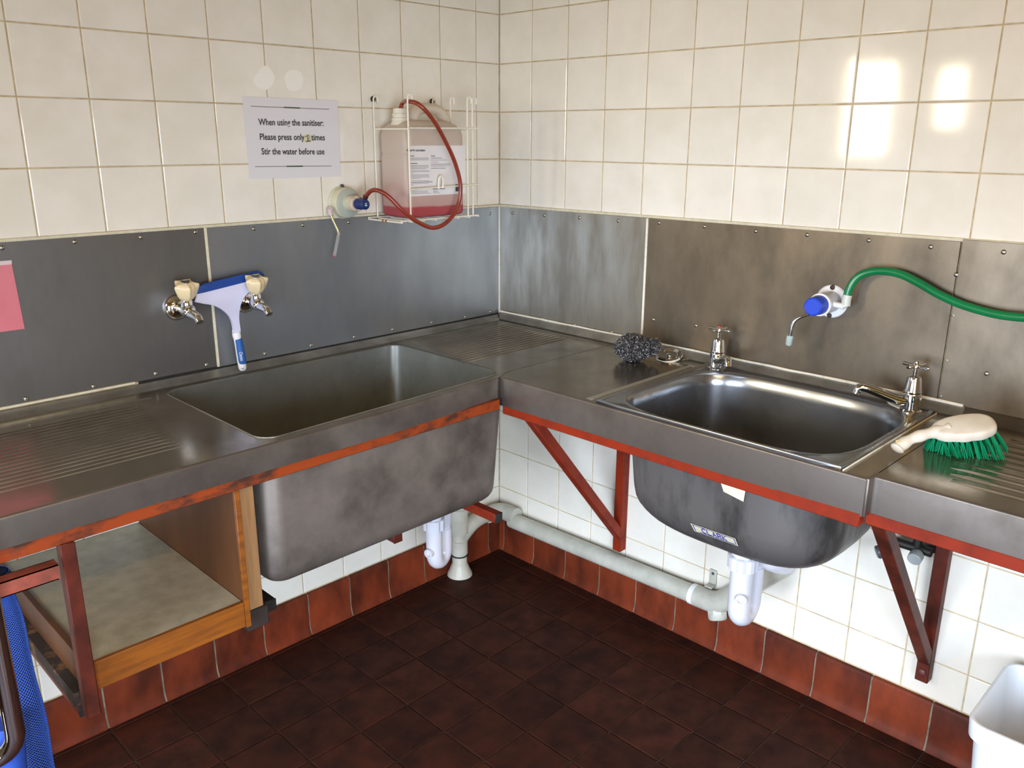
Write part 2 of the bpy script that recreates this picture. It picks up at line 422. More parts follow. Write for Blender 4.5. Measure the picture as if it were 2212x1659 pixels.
# skirting ------------------------------------------------------------------
def skirt_mesh(L):
    """profile in XZ (x = distance from wall), extruded along Y"""
    bm = NB(); pr = [(0.0, 0), (.021, 0), (.020, .006), (.0155, .016), (.0125, .030), (.012, .05), (.012, .132), (.009, .140), (0, .1415)]
    prism(bm, [(x, -L/2, z) for x, z in pr], (0, L, 0))
    me = bpy.data.meshes.new('skirting_tile'); bmesh.ops.recalc_face_normals(bm, faces=bm.faces[:]); bm.to_mesh(me); bm.free()
    for p in me.polygons: p.use_smooth = True
    me.set_sharp_from_angle(angle=math.radians(35)); me.materials.append(SKIRT); return me
def skirt_back(name, pts, which):
    bm = NB(); pr = [(-.001, 0), (.0195, 0), (.0185, .005), (.014, .015), (.011, .030), (.0105, .05), (.0105, .131), (.008, .138), (-.001, .139)]
    a, b = pts; P_ = (lambda d, u, z: (u, -d, z)) if which == 'A' else (lambda d, u, z: (-d, u, z))
    V = [[bm.verts.new(P_(d, u, z)) for d, z in pr] for u in (a, b)]
    for k in range(len(pr)): bm.faces.new((V[0][k], V[0][(k+1) % len(pr)], V[1][(k+1) % len(pr)], V[1][k]))
    bm.faces.new(V[0]); bm.faces.new(V[1][::-1]); return tag(link(name, bm, SGROUT), kind='structure')
bA = skirt_back('baseboard_left', (-2.35, 0), 'A'); bB = skirt_back('baseboard_right', (-3.6, 0), 'B')
sk = {}
def skirt(a, b, which, par):
    L = round(abs(a-b)-.005, 3)
    if L not in sk: sk[L] = skirt_mesh(L)
    o = bpy.data.objects.new('skirting_tile', sk[L]); C.objects.link(o); o.parent = par
    if which == 'A': o.location = ((a+b)/2, -.001, 0); o.rotation_euler = (0, 0, -PI/2)
    else: o.location = (-.001, (a+b)/2, 0); o.rotation_euler = (0, 0, PI)
sa = [-.006, -.07]+[-.07-.1575*k for k in range(1, 14)]
for a, b in zip(sa, sa[1:]): skirt(a, b, 'A', bA)
sb = [-.006, -.038]+[-.038-.1565*k for k in range(1, 17)]
for a, b in zip(sb, sb[1:]): skirt(a, b, 'B', bB)

# ------------------------------------------------------------------ steel wall panels
def wpanel(which, u0, u1, z0, z1, m, label, screws, off=.004, strip=None, th=.0015, flat=None):
    r = thing('steel_wall_panel', label, 'panel', (u0, 0, z0) if which == 'A' else (0, u0, z0), group='steel sheets on the walls above the worktops')
    bm = NB()
    if which == 'A': box(bm, (u1, -off, z0), (u0, -off+th+.003, z1), .0008, 1)
    else: box(bm, (-off, u1, z0), (-off+th+.003, u0, z1), .0008, 1)
    part('sheet', bm, m, r)
    for (u, z) in screws:
        bm = NB(); p_, d = ((u, -off, z), (0, -1, 0)) if which == 'A' else ((-off, u, z), (-1, 0, 0))
        s_ = .0045
        lathe(bm, [(s_*1.25, 0), (s_*1.2, .0008), (s_*.9, .0022), (s_*.4, .0026), (s_*.38, .0012), (.0001, .0012)], 12, M=axis(p_, d), cap1=False)
        part('screw', bm, SCREW, r)
    return r
sA = [atY(x, y, 0) for x, y in ((3, 535), (160, 522), (303, 512), (421, 501), (547, 494), (653, 486), (752, 480), (1057, 461))]
sAb = [atY(x, y, 0) for x, y in ((55, 861), (201, 834), (335, 806), (445, 787))]
sAb2 = [atY(x, y, 0) for x, y in ((571, 763), (671, 745), (764, 727), (847, 711), (931, 696), (1004, 684), (1058, 673))]
sA = [(v.x, v.z) for v in sA]; sAb = [(v.x, v.z) for v in sAb]; sAb2 = [(v.x, v.z) for v in sAb2]
ZT = 1.300
p1 = wpanel('A', -1.076, -2.2, .928, ZT+.003, STEELW, 'stainless steel wall sheet at the left, behind the two wall taps', [s for s in sA+sAb if s[0] < -1.08])
p2 = wpanel('A', -.006, -1.073, .926, ZT, STEELC, 'stainless steel wall sheet under the white wire rack, left side of the corner', [s for s in sA+sAb2 if s[0] > -1.07])
bm = NB(); box(bm, (-1.0785, -.0075, .927), (-1.0715, -.003, ZT+.002), .001, 1); part('joint_strip', bm, SEAL, p1)
bm = NB(); box(bm, (-.0075, -.0075, .925), (-.0015, -.0015, ZT), .001, 1); part('corner_strip', bm, SEALW, p2)
sB = [atX(x, y, 0) for x, y in ((1109, 460), (1177, 465), (1253, 470), (1337, 477), (1425, 481), (1523, 489), (1634, 499), (1745, 507), (1878, 519), (2012, 533))]
sBb = [atX(x, y, 0) for x, y in ((1105, 676), (1173, 688), (1243, 702), (1323, 717), (1413, 690), (1505, 703))]
sB = [(v.y, v.z) for v in sB]; sBb = [(v.y, v.z) for v in sBb]
q1 = wpanel('B', -.006, -.630, .936, ZT+.002, STEELK, 'stainless steel wall sheet right of the corner, up to the pale joint strip', [s for s in sB+sBb if s[0] > -.62])
q2 = wpanel('B', -.636, -1.500, .934, ZT+.008, STEELB, 'stainless steel wall sheet behind the basin and green hose', [s for s in sB+sBb if s[0] < -.64]+[tuple(atX(x, y, 0).yz) for x, y in ((2067, 593), (2061, 681), (2047, 778), (2034, 855))])
q3 = wpanel('B', -1.504, -2.45, .930, ZT+.014, STEELB, 'rightmost stainless steel wall sheet, overlapping its neighbour behind the scrubbing brush', [tuple(atX(x, y, 0).yz) for x, y in ((2170, 544), (2133, 806))], off=.0065)
bm = NB(); box(bm, (-.0075, -.6365, .936), (-.003, -.6295, ZT+.002), .001, 1); part('joint_strip', bm, SEALW, q1)
# cream grout bead along the top of the sheets
bm = NB(); tube(bm, [(-2.2, -.001, ZT+.0055), (-1.0, -.001, ZT+.004), (-.004, -.001, ZT+.003)], .0042, 8)
tube(bm, [(-.001, -.004, ZT+.003), (-.001, -1.4, ZT+.011), (-.001, -2.4, ZT+.018)], .0045, 8)
tag(link('trim_4', bm, SEAL), kind='structure')

bm = NB(); box(bm, (-1.29, -.0022, .915), (-.004, -.0002, .9275)); box(bm, (-.0022, -2.4, .915), (-.0002, -.004, .930)); tag(link('gap_shade_strip', bm, BLACKP, smooth=False), kind='structure')  # dark strips laid in the gap under the sheets for its shade
# ------------------------------------------------------------------ worktops
ZD = .908
def deck(name, outer, hole, m, root, z=ZD, th=.0025):
    bm = NB()
    def loop(pts):
        vs = [bm.verts.new((p[0], p[1], z)) for p in pts]
        return [bm.edges.new((vs[i], vs[(i+1) % len(vs)])) for i in range(len(vs))]
    es = loop(outer)
    if hole: es += loop(hole)
    bmesh.ops.triangle_fill(bm, edges=es, use_beauty=True)
    r = bmesh.ops.extrude_face_region(bm, geom=bm.faces[:])
    for v in [g for g in r['geom'] if isinstance(g, bmesh.types.BMVert)]: v.co.z -= th
    return part(name, bm, m, root, angle=30)
def apron(name, path, m, root, z0, z1, inward, r=.005, th=.0015):
    """rolled front edge following path [(x,y)], outside face on the path; inward = unit xy to the bench"""
    bm = NB(); pr = []
    for k in range(7):
        a = PI/2*k/6; pr.append((r-r*math.sin(a), z1-r+r*math.cos(a)))
    pr.append((0, z0)); pr.append((th*3, z0)); pr.append((th*3, z0+th))
    pr.append((th*2, z1-.01)); pr.append((r, z1-.003))
    inw = Vector(inward)
    V = [[bm.verts.new((x+inw[0]*d, y+inw[1]*d, z+dz)) for d, z in pr] for x, y, dz in path]
    n = len(pr)
    for a, b in zip(V, V[1:]):
        for k in range(n): bm.faces.new((a[k], a[(k+1) % n], b[(k+1) % n], b[k]))
    bm.faces.new(V[0][::-1]); bm.faces.new(V[-1])
    return part(name, bm, m, root)
def upstand(path, m, root, zt=.925, zb=ZD, w_=.038, axis_='A'):
    bm = NB(); pr = [(.002, zb-.004), (.002, zt), (.006, zt+.001), (.010, zt-.001), (.014, zt-.004), (w_-.006, zb+.003), (w_, zb), (w_, zb-.004)]
    V = []
    for u, ins in path:
        V.append([bm.verts.new((u if axis_ == 'A' else -d, -d if axis_ == 'A' else u, z)) for d, z in pr])
    if axis_ == 'A':
        for v, (d, z) in zip(V[-1], pr): v.co.x = -d
    else:
        for v, (d, z) in zip(V[0], pr): v.co.y = -d
    n = len(pr)
    for a, b in zip(V, V[1:]):
        for k in range(n-1): bm.faces.new((a[k], a[k+1], b[k+1], b[k]))
    return part('upstand', bm, m, root)
def ridge(bm, a, b, w_, h_, z):
    a = Vector((a[0], a[1], z)); b = Vector((b[0], b[1], z)); t = (b-a).normalized(); s = Vector((-t.y, t.x, 0)); L = (b-a).length
    sec = [(-w_/2, 0), (-w_/4, h_*.75), (0, h_), (w_/4, h_*.75), (w_/2, 0)]
    V = []
    for f, k in ((0, 0), (min(.03/L, .3), 1), (1-min(.03/L, .3), 1), (1, 0)):
        V.append([bm.verts.new(a+t*L*f+s*x+Vector((0, 0, zz*k+.0001))) for x, zz in sec])
    for p_, q_ in zip(V, V[1:]):
        for k in range(4): bm.faces.new((p_[k], p_[k+1], q_[k+1], q_[k]))

# left worktop with the long trough sink
WA = thing('worktop', 'long stainless worktop along the left wall with the deep trough sink let into it', 'worktop', (-1.0, -.3, ZD), group='stainless worktops')
TX0, TX1, TY0, TY1 = -1.262, -.515, -.572, -.066
def warp(pts, f=1):
    return [Vector((p.x, p.y+.028*f*max(0, (p.x-TX0)/(TX1-TX0))*max(0, (-.3-p.y)/.272), p.z)) for p in pts]
hole = warp(rrect(TX0, TX1, TY0, TY1, .045, 6))
deck('deck', [(-2.15, -.598), (-.95, -.596), (-.564, -.570), (-.551, -.564), (-.500, -.543), (-.038, -.541), (-.038, -.038), (-2.15, -.038)], hole, STEELD, WA)
apron('front_apron', [(-2.15, -.600, 0), (-1.6, -.600, 0), (-.95, -.598, 0), (-.5645, -.572, 0)], STEELA, WA, .851, ZD+.001, (0, 1))
upstand([(-2.15, 0), (-1.0, 0), (-.03, 0)], STEELU, WA, zt=.9205)
bm = NB()
rings = []
def trough_ring(z, s, r):
    x0 = TX0-.004*s; x1 = TX1-.030*s; y0 = TY0+.004*s; y1 = TY1-.02*s
    return rrect(x0, x1, y0, y1, r, 6, z)
rings = [rrect(TX0-.001, TX1+.001, TY0-.001, TY1+.001, .046, 6, ZD+.0006), rrect(TX0+.002, TX1-.002, TY0+.002, TY1-.002, .044, 6, ZD-.002)]
for k in range(1, 7): rings.append(trough_ring(ZD-.005-.315*k/6, k/6, .042))
zb = ZD-.320
for k in range(1, 6):
    a = PI/2*k/5; ins = .045*(1-math.cos(a)); dz = .045*math.sin(a)
    rr = trough_ring(zb-dz, 1, .042); c = sum(rr, Vector())/len(rr)
    x0, x1, y0, y1 = min(p.x for p in rr)+ins, max(p.x for p in rr)-ins, min(p.y for p in rr)+ins, max(p.y for p in rr)-ins
    rings.append(rrect(x0, x1, y0, y1, max(.042-ins*.3, .01), 6, zb-dz))
rings = [warp(r, 1 if r[0].z > ZD-.012 else .35) for r in rings]
loft(bm, rings)
o = part('trough_bowl', bm, [STEELT, STEELO], WA, mods=('norecalc',))
md = o.modifiers.new('s', 'SOLIDIFY'); md.thickness = .0025; md.offset = 1; md.material_offset = 1; md.material_offset_rim = 0
bowlA = o
bm = NB()
for i in range(17):
    y = -.135-.0215*i
    ridge(bm, (-2.12, y), (-1.345-.05*i/16, y), .011, .0014, ZD)
part('drainer_grooves', bm, STEELD, WA)
bm = NB()
for i in range(15):
    y = -.088-.0215*i
    ridge(bm, (-.455-.005*i, y), (-.070, y), .011, .0022, ZD)
part('drainer_grooves', bm, STEELD, WA)
for a_, b_, w__ in (((-2.12, -.098), (-1.30, -.098), .012), ((-.5, -.056), (-.05, -.056), .008), ((-.052, -.056), (-.052, -.50), .008)):
    bm = NB(); ridge(bm, a_, b_, w__, .0015, ZD); part('raised_border', bm, STEELU, WA)
bm = NB(); box(bm, (-2.15, -.0075, .9245), (-1.30, -.001, .9305), .001, 1); part('sealant_bead', bm, SEAL, WA)

# right worktop
WB = thing('worktop', 'stainless worktop by the corner on the right wall, holding the inset basin', 'worktop', (-.3, -1.0, ZD), group='stainless worktops')
BX0, BX1, BY0, BY1 = -.533, -.062, -1.492, -.912
def basin_ring(z, ins, e=4.2, n=48, sx=0, grow=0):
    cx, cy = (BX0+BX1)/2+sx, (BY0+BY1)/2; hx, hy = (BX1-BX0)/2-ins+grow, (BY1-BY0)/2-ins+grow; out = []
    for k in range(n):
        a = 2*PI*k/n; c, s = math.cos(a), math.sin(a)
        q = (abs(c)**e+abs(s)**e)**(-1/e)
        out.append(Vector((cx+hx*c*q, cy+hy*s*q, z)))
    return out
deck('deck', [(-.551, -.566), (-.499, -.545), (-.038, -.543), (-.038, -1.566), (-.548, -1.566)], basin_ring(0, -.006), STEELD, WB)
apron('front_apron', [(-.553, -.566, 0), (-.553, -1.2, 0), (-.549, -1.563, 0)], STEELA, WB, .829, ZD+.001, (1, 0))
bm = NB(); box(bm, (-.549, -1.569, .829), (-.50, -1.562, ZD+.001), .002, 2); part('end_fold', bm, STEELA, WB)
bm = NB(); prism(bm, [(-.5645, -.573, .852), (-.553, -.5655, .829), (-.553, -.5655, ZD), (-.5645, -.573, ZD)], (.003, .003, 0), .001); part('corner_weld', bm, STEELA, WB)
upstand([(-.03, 0), (-.9, 0), (-1.566, 0)], STEELU, WB, zt=.932, axis_='B')
bm = NB()
pts = [Vector((-.010, -.01-.062*k+random.uniform(-.006, .006), .9335+random.uniform(-.0012, .0012))) for k in range(26)]
tube(bm, pts, [random.uniform(.0026, .0042) for _ in pts], 8); part('sealant_bead', bm, SEALW, WB)
bm = NB(); ridge(bm, (-.05, -.06), (-.05, -.60), .007, .0015, ZD); part('raised_border', bm, STEELD, WB)
bm = NB(); box(bm, (-.535, -.8735, ZD), (-.09, -.8555, ZD+.0012), .0005, 1)
o = part('seam_cover', bm, mat('grey_tape', '9c9c98', .45), WB)

W3 = thing('worktop', 'stainless worktop at the far right with a ribbed drainer, under the scrubbing brush', 'worktop', (-.3, -1.9, ZD), group='stainless worktops')
deck('deck', [(-.523, -1.568), (-.038, -1.568), (-.038, -2.45), (-.523, -2.45)], None, STEELD, W3)
apron('front_apron', [(-.525, -1.567, 0), (-.525, -2.45, 0)], STEELA, W3, .830, ZD+.001, (1, 0))
upstand([(-1.5665, 0), (-2.45, 0)], STEELA, W3, zt=.930, axis_='B')
bm = NB()
for i in range(10):
    x = -.115-.036*i
    ridge(bm, (x, -1.632-.012*abs(i-5)), (x, -2.4), .020, .0030, ZD)
part('drainer_grooves', bm, STEELD, W3)

# basin -----------------------------------------------------------------------
BS = thing('inset_basin', 'deep stainless inset basin with wide flange on the right worktop', 'sink', (-.3, -1.2, ZD))
ZF = ZD+.0055
bm = NB()
FX0, FX1, FY0, FY1 = -.545, -.030, -1.514, -.888
def outer_ring(z, ins):
    cx, cy = (FX0+FX1)/2, (FY0+FY1)/2; hx, hy = (FX1-FX0)/2-ins, (FY1-FY0)/2-ins; out = []
    for k in range(48):
        a = 2*PI*k/48; c, s = math.cos(a), math.sin(a); q = (abs(c)**40+abs(s)**40)**(-1/40)
        out.append(Vector((cx+hx*c*q, cy+hy*s*q, z)))
    return out
rings = [outer_ring(ZD+.0003, 0), outer_ring(ZF, .002), outer_ring(ZF, .008), outer_ring(ZF-.0025, .011), outer_ring(ZF-.0025, .013), basin_ring(ZF-.0025, -.010), basin_ring(ZF-.0005, -.006), basin_ring(ZF-.002, -.001), basin_ring(ZF-.008, .004)]
D = .345
for k in range(1, 8): rings.append(basin_ring(ZF-.008-(D-.13)*k/7, .004+.018*k/7, 4.2))
for k in range(1, 9):
    a = PI/2*k/8; rings.append(basin_ring(ZF-.008-(D-.13)-.11*math.sin(a), .022+.12*(1-math.cos(a)), 4.2-1.4*k/8))
loft(bm, rings)
o = part('bowl', bm, [STEELS, STEELQ], BS, mods=('norecalc',))
md = o.modifiers.new('s', 'SOLIDIFY'); md.thickness = .002; md.offset = 1; md.material_offset = 1; md.material_offset_rim = 0
bm = NB(); box(bm, (-.545, -1.516, ZD), (-.04, -1.5135, ZF-.001), .0008, 1)
part('sealant_bead', bm, SEALW, BS)
# maker's sticker and tape scrap on the outside of the bowl are flat prints lying on its front face
def on_bowl(px, py):
    # intersect the camera ray with the bowl's outer surface
    d = ray(px, py).normalized(); t = 1.5
    cx, cy = (BX0+BX1)/2, (BY0+BY1)/2
    while t < 3.2:
        p = CAM+d*t
        z = p.z
        if z < ZF-.008:
            if z > ZF-.008-(D-.13): k = (ZF-.008-z)/(D-.13); ins, e = .004+.018*k, 4.2
            else:
                s = min(1, (ZF-.008-(D-.13)-z)/.11); a = math.asin(s); ins, e = .022+.12*(1-math.cos(a)), 4.2-1.4*a/(PI/2)
                if (ZF-.008-(D-.13)-z) > .11: ins = 9
            hx, hy = (BX1-BX0)/2-ins+.0035, (BY1-BY0)/2-ins+.0035
            if hx > 0 and (abs((p.x-cx)/hx)**e+abs((p.y-cy)/hy)**e) < 1: return p
        t += .0004
    return None
def decal(name, quad, m, root, nx=10, ny=4, lift=.0):
    a, b, c, d = quad; bm = NB(); V = []
    for j in range(ny+1):
        row = []
        for i in range(nx+1):
            u, v = i/nx, j/ny
            x = (a[0]*(1-u)+b[0]*u)*(1-v)+(d[0]*(1-u)+c[0]*u)*v; y = (a[1]*(1-u)+b[1]*u)*(1-v)+(d[1]*(1-u)+c[1]*u)*v
            p = on_bowl(x, y)
            row.append(bm.verts.new(p-ray(x, y).normalized()*lift) if p else None)
        V.append(row)
    for j in range(ny):
        for i in range(nx):
            q = (V[j][i], V[j][i+1], V[j+1][i+1], V[j+1][i])
            if all(q): bm.faces.new(q)
    return part(name, bm, m, root)
def bq(u, v, quad):
    a, b, c, d = quad
    return ((a[0]*(1-u)+b[0]*u)*(1-v)+(d[0]*(1-u)+c[0]*u)*v, (a[1]*(1-u)+b[1]*u)*(1-v)+(d[1]*(1-u)+c[1]*u)*v)
SQ = ((1491, 1130), (1588, 1163), (1595, 1180), (1500, 1147))
st = decal('maker_label', SQ, LABELC, BS, 14, 3, .0002)
def sub(u0, u1, v0, v1): return (bq(u0, v0, SQ), bq(u1, v0, SQ), bq(u1, v1, SQ), bq(u0, v1, SQ))
for k, (u0, u1, v0, v1) in enumerate(((.03, .97, .10, .17), (.03, .05, .1, .9), (.95, .97, .1, .9), (.13, .93, .86, .95))):
    decal('label_border', sub(u0, u1, v0, v1), BLUEI, BS, 12, 1, .0012)
STRK = {'C': [((1, .8), (.7, 1), (.3, 1), (0, .7), (0, .3), (.3, 0), (.7, 0), (1, .2))], 'L': [((0, 1), (0, 0), (1, 0))], 'A': [((0, 0), (.5, 1), (1, 0)), ((.2, .35), (.8, .35))],
        'R': [((0, 0), (0, 1), (.8, 1), (1, .75), (.8, .5), (0, .5)), ((.45, .5), (1, 0))], 'K': [((0, 0), (0, 1)), ((1, 1), (0, .45), (1, 0))]}
bm = NB()
for i, ch in enumerate('CLARK'):
    u0 = .22+.115*i
    for s_ in STRK[ch]:
        pts = [on_bowl(*bq(u0+.078*x, .80-.56*y, SQ)) for x, y in s_]
        if all(pts): tube(bm, [p-ray(1540, 1155).normalized()*.0016 for p in pts], .00105, 6)
part('maker_lettering', bm, BLUEI, BS)
decal('tape_scrap', ((1556, 1040), (1612, 1050), (1606, 1084), (1563, 1062)), SEAL, BS, 6, 4, .0004)

# pillar taps -----------------------------------------------------------------
def pillar_tap(loc, sdir, red, label, name='pillar_tap', hang=25):
    x, y = loc; r = thing(name, label, 'tap', (x, y, ZF-.002), group='pillar taps of the inset basin'); z = ZF-.002
    M = Matrix.Translation((x, y, z))
    bm = NB(); lathe(bm, [(.027, 0), (.027, .003), (.0235, .006), (.022, .020), (.0215, .040), (.020, .045)], 24, M=M); 
    s = Vector((sdir[0], sdir[1], 0)).normalized()
    path = smooth_path([Vector((x, y, z+.022)), Vector((x, y, z+.026))+s*.03, Vector((x, y, z+.040))+s*.07, Vector((x, y, z+.052))+s*.105, Vector((x, y, z+.052))+s*.122, Vector((x, y, z+.038))+s*.128], 5)
    tube(bm, path, [.015-.006*min(1, i/len(path)*1.2) for i in range(len(path))], 14)
    part('body', bm, CHROME, r)
    bm = NB(); lathe(bm, [(.0195, .046), (.0205, .048), (.0195, .052), (.0165, .075), (.0145, .083), (.009, .085), (.005, .087), (.005, .104)], 24, M=M); part('bonnet', bm, CHROME, r)
    bm = NB()
    h = Vector((x, y, z+.110)); 
    for k in range(4):
        a = math.radians(hang+90*k); d = Vector((math.cos(a), math.sin(a), 0))
        lathe(bm, [(.0045, .004), (.0038, .010), (.0052, .031), (.0035, .033)], 10, M=axis(h, d))
    lathe(bm, [(.0055, -.008), (.009, -.004), (.009, .004), (.0065, .008)], 16, M=Matrix.Translation(h)); part('cross_handle', bm, CHROME, r)
    bm = NB(); lathe(bm, [(.0062, .0075), (.006, .0105), (.003, .012)], 16, M=Matrix.Translation(h)); part('button', bm, REDB if red else CHROME, r)
    return r
t1 = pillar_tap((-.058, -.932), (-.72, -.69), True, 'chrome pillar tap with red button on the left corner of the basin', hang=-2)
t2 = pillar_tap((-.066, -1.463), (-.62, .78), False, 'chrome pillar tap with long spout on the right corner of the basin', hang=-12)
bm = NB(); g = [atZ(x, y, ZF) for x, y in ((1916, 868), (1935, 868), (1950, 880), (1988, 880), (1986, 884), (1972, 892), (1950, 888), (1920, 874))]
prism(bm, g, (0, 0, .0035), .001); part('old_gasket', bm, SEALW, t2)

# wall bib taps ----------------------------------------------------------------
def bib_tap(x, z, label):
    r = thing('wall_tap', label, 'tap', (x, -.004, z), group='wall taps above the trough sink')
    bm = NB(); lathe(bm, [(.034, .0), (.034, .004), (.031, .012), (.020, .019), (.013, .021)], 28, M=axis((x, -.004, z), (0, -1, 0))); part('wall_flange', bm, CHROME, r)
    bm = NB(); lathe(bm, [(.012, .018), (.012, .045), (.016, .05), (.017, .06), (.017, .078), (.012, .086), (.006, .088)], 20, M=axis((x, -.004, z), (0, -1, 0)))
    path = smooth_path([(x, -.072, z-.004), (x, -.095, z-.006), (x, -.122, z-.009), (x, -.134, z-.020)], 5)
    tube(bm, path, [.013-.0035*i/(len(path)-1) for i in range(len(path))], 14, caps=True)
    lathe(bm, [(.0135, 0), (.0135, .016), (.010, .024)], 18, M=Matrix.Translation((x, -.070, z+.008)))
    part('body', bm, CHROME, r)
    hx, hy, hz = x, -.072, z+.030
    bm = NB(); n = 60; rings = []
    ax = Vector((-.10, -.28, 1)).normalized(); M = axis((hx, hy, hz), ax)
    for zz, rb, sp in ((0, .012, .03), (.005, .018, .06), (.014, .0225, .10), (.028, .0245, .20), (.038, .0245, .32), (.043, .0235, .34), (.0455, .018, .22), (.0465, .013, 0)):
        ring = []
        for k in range(n):
            a = 2*PI*k/n; c = max(0, math.cos(5*a/1+.5)) ** 2.2
            ring.append(M @ Vector((rb*(1+sp*c)*math.cos(a), rb*(1+sp*c)*math.sin(a), zz-.0035*(1-c)*(.03 < zz < .0455))))
        rings.append(ring)
    loft(bm, rings); bm.faces.new([bm.verts.new(p) for p in rings[0][::-1]]); part('star_handle', bm, CREAM, r)
    bm = NB(); lathe(bm, [(.0112, .036), (.0112, .0485), (.0098, .0495), (.006, .0488)], 20, M=M); h = part('indicator_disc', bm, CHROME, r)
    return r
bib_tap(-1.173, 1.105, 'chrome wall tap with cream star handle, the left one of the pair above the trough')
bib_tap(-.982, 1.098, 'chrome wall tap with cream star handle, the right one of the pair above the trough')

# squeegee -----------------------------------------------------------------------
SQG = thing('window_squeegee', 'white and blue hand squeegee hanging behind the two wall taps', 'squeegee', (-1.03, -.04, 1.05))
def Yp(l, y): return [atY(x, yy, y) for x, yy in l]
def poly_smooth(l, n=4):
    l = [Vector((a, b, 0)) for a, b in l]; return [(p.x, p.y) for p in smooth_path(l, n)]
head = [(419, 652), (424, 634), (450, 628), (545, 604), (566, 597), (568, 606), (560, 616)]+poly_smooth([(548, 622), (532, 632), (520, 648), (514, 668), (513, 690), (517, 717)], 4)+[(503, 718)]+poly_smooth([(503, 717), (498, 694), (490, 680), (476, 668), (458, 659), (436, 655)], 4)
yS = -.036
bm = NB(); prism(bm, Yp(head, yS), (0, -.010, 0), .0025); part('head', bm, LAV, SQG)
bm = NB(); prism(bm, Yp([(424, 640), (426, 620), (440, 612), (556, 584), (566, 589), (572, 600), (566, 606)], yS-.002), (0, -.006, 0), .0012); part('rubber_blade', bm, BLUEB, SQG)
bm = NB(); a = atY(510, 717, yS-.005); b = atY(525, 800, yS-.005)
pth = [a+(b-a)*t for t in (0, .02, .08, .2, .4, .6, .8, .93, .985, 1)]
tube(bm, pth, [.009, .0112, .0115, .0098, .0100, .0108, .0112, .0110, .008, .003], 18); hd = part('handle', bm, WHITEP, SQG)
bm = NB(); pth = [a+(b-a)*t+Vector((.0012, -.0012, 0)) for t in (.15, .17, .3, .5, .7, .80, .87)]
tube(bm, pth, [.004, .0104, .0106, .0113, .0119, .0116, .006], 18); part('grip', bm, BLUEG, hd)
ax = (b-a).normalized(); side = Vector((1, 0, 0)); vd = (CAM-b).normalized(); side = ax.cross(vd).normalized()
org = a+(b-a)*.52+vd*.0128
text_mesh('brand_lettering', 'Oates', .0125, frame_mat(org+side*.002, ax, -side), WHITEP, SQG, xs=.85, ext=.0003)
bm = NB(); lathe(bm, [(.0042, -.002), (.0042, .0008)], 16, M=axis(a+(b-a)*.94+vd*.0105, vd)); part('hanging_hole', bm, mat('hole_shade', '8f8f98', .6), SQG)

# adhesive marks, sign, pink sheet -------------------------------------------------
def blob(name, l, label, y=-.0004):
    bm = NB(); pts = poly_smooth(l+[l[0]], 3)[:-1]; prism(bm, Yp(pts, y), (0, -.0008, 0)); o = link(name, bm, ADH); tag(o, label, 'adhesive mark', 'adhesive marks above the sign')
blob('adhesive_mark', [(550, 165), (558, 155), (566, 144), (576, 142), (586, 152), (593, 168), (588, 183), (575, 194), (560, 190), (549, 178)], 'pale heart-shaped adhesive mark on the tiles above the sign')
blob('adhesive_mark', [(614, 165), (622, 154), (636, 151), (650, 157), (655, 172), (650, 190), (636, 197), (622, 193), (617, 180)], 'pale round adhesive mark on the tiles, right of the heart-shaped one')
SG = thing('paper_sign', 'laminated white notice about using the sanitiser, stuck on the tiles', 'sign', tuple(atY(630, 297, -.002)))
sgq = [atY(*p, -.0015) for p in ((523, 208), (728, 217), (735, 381), (539, 386))]
bm = NB(); prism(bm, sgq, (0, -.0012, 0)); part('sheet', bm, PAPER, SG, smooth=False)
Ysg = -.0031
def sline(p, q, wd, m, name='rule'):
    bm = NB(); a = atY(*p, Ysg); b = atY(*q, Ysg); bar(bm, a, b, .0006, wd, up=(0, 0, 1)); part(name, bm, m, SG)
sline((542, 229.5), (711, 236), .0014, BROWNI); sline((551, 360), (716, 358.5), .0014, BROWNI)
sline((613, 232), (648, 233.5), .0032, INKG, 'rule_ornament'); sline((619, 359.4), (654, 359), .0032, INKG, 'rule_ornament')
def sgtext(body, pl, pr_, size):
    a = atY(*pl, Ysg); b = atY(*pr_, Ysg); o = text_mesh('sign_lettering', body, size, frame_mat(a, b-a, (0, 0, 1)), INK, SG, off=size*.018)
    L = (b-a).length; me = o.data; X = frame_mat(a, b-a, (0, 0, 1)); inv = X.inverted()
    loc = Matrix.Translation(SG.location)
    xsv = [(inv @ (loc @ v.co)).x for v in me.vertices]; k = L/max(xsv)
    me.transform(loc.inverted() @ X @ Matrix.Diagonal((k, 1, 1, 1)) @ inv @ loc)
sgtext('When using the sanitiser:', (559, 270), (699, 272), .0235)
sgtext('Please press only', (561, 302), (658, 302.5), .0235)
sgtext('times', (673, 303), (702, 303), .0235)
sgtext('Stir the water before use', (565, 333.5), (701, 333.5), .0235)
bm = NB(); pts = poly_smooth([(656, 292), (668, 289), (676, 295), (676, 303), (668, 308), (655, 306), (656, 292)], 3)[:-1]; prism(bm, Yp(pts, -.00278), (0, -.00008, 0)); part('correction_patch', bm, NOTE, SG)
bm = NB()
for s_ in (((660, 296), (664.5, 291.5), (665.5, 304)), ((661, 305.5), (671, 304.5))): tube(bm, Yp(s_, Ysg-.0006), .0011, 6)
part('handwritten_one', bm, INK, SG)
bm = NB(); tube(bm, Yp(((664, 293), (668, 292), (669, 296), (665, 302), (670, 302)), Ysg-.0004), .0006, 6); part('faint_two', bm, GREYI, SG)

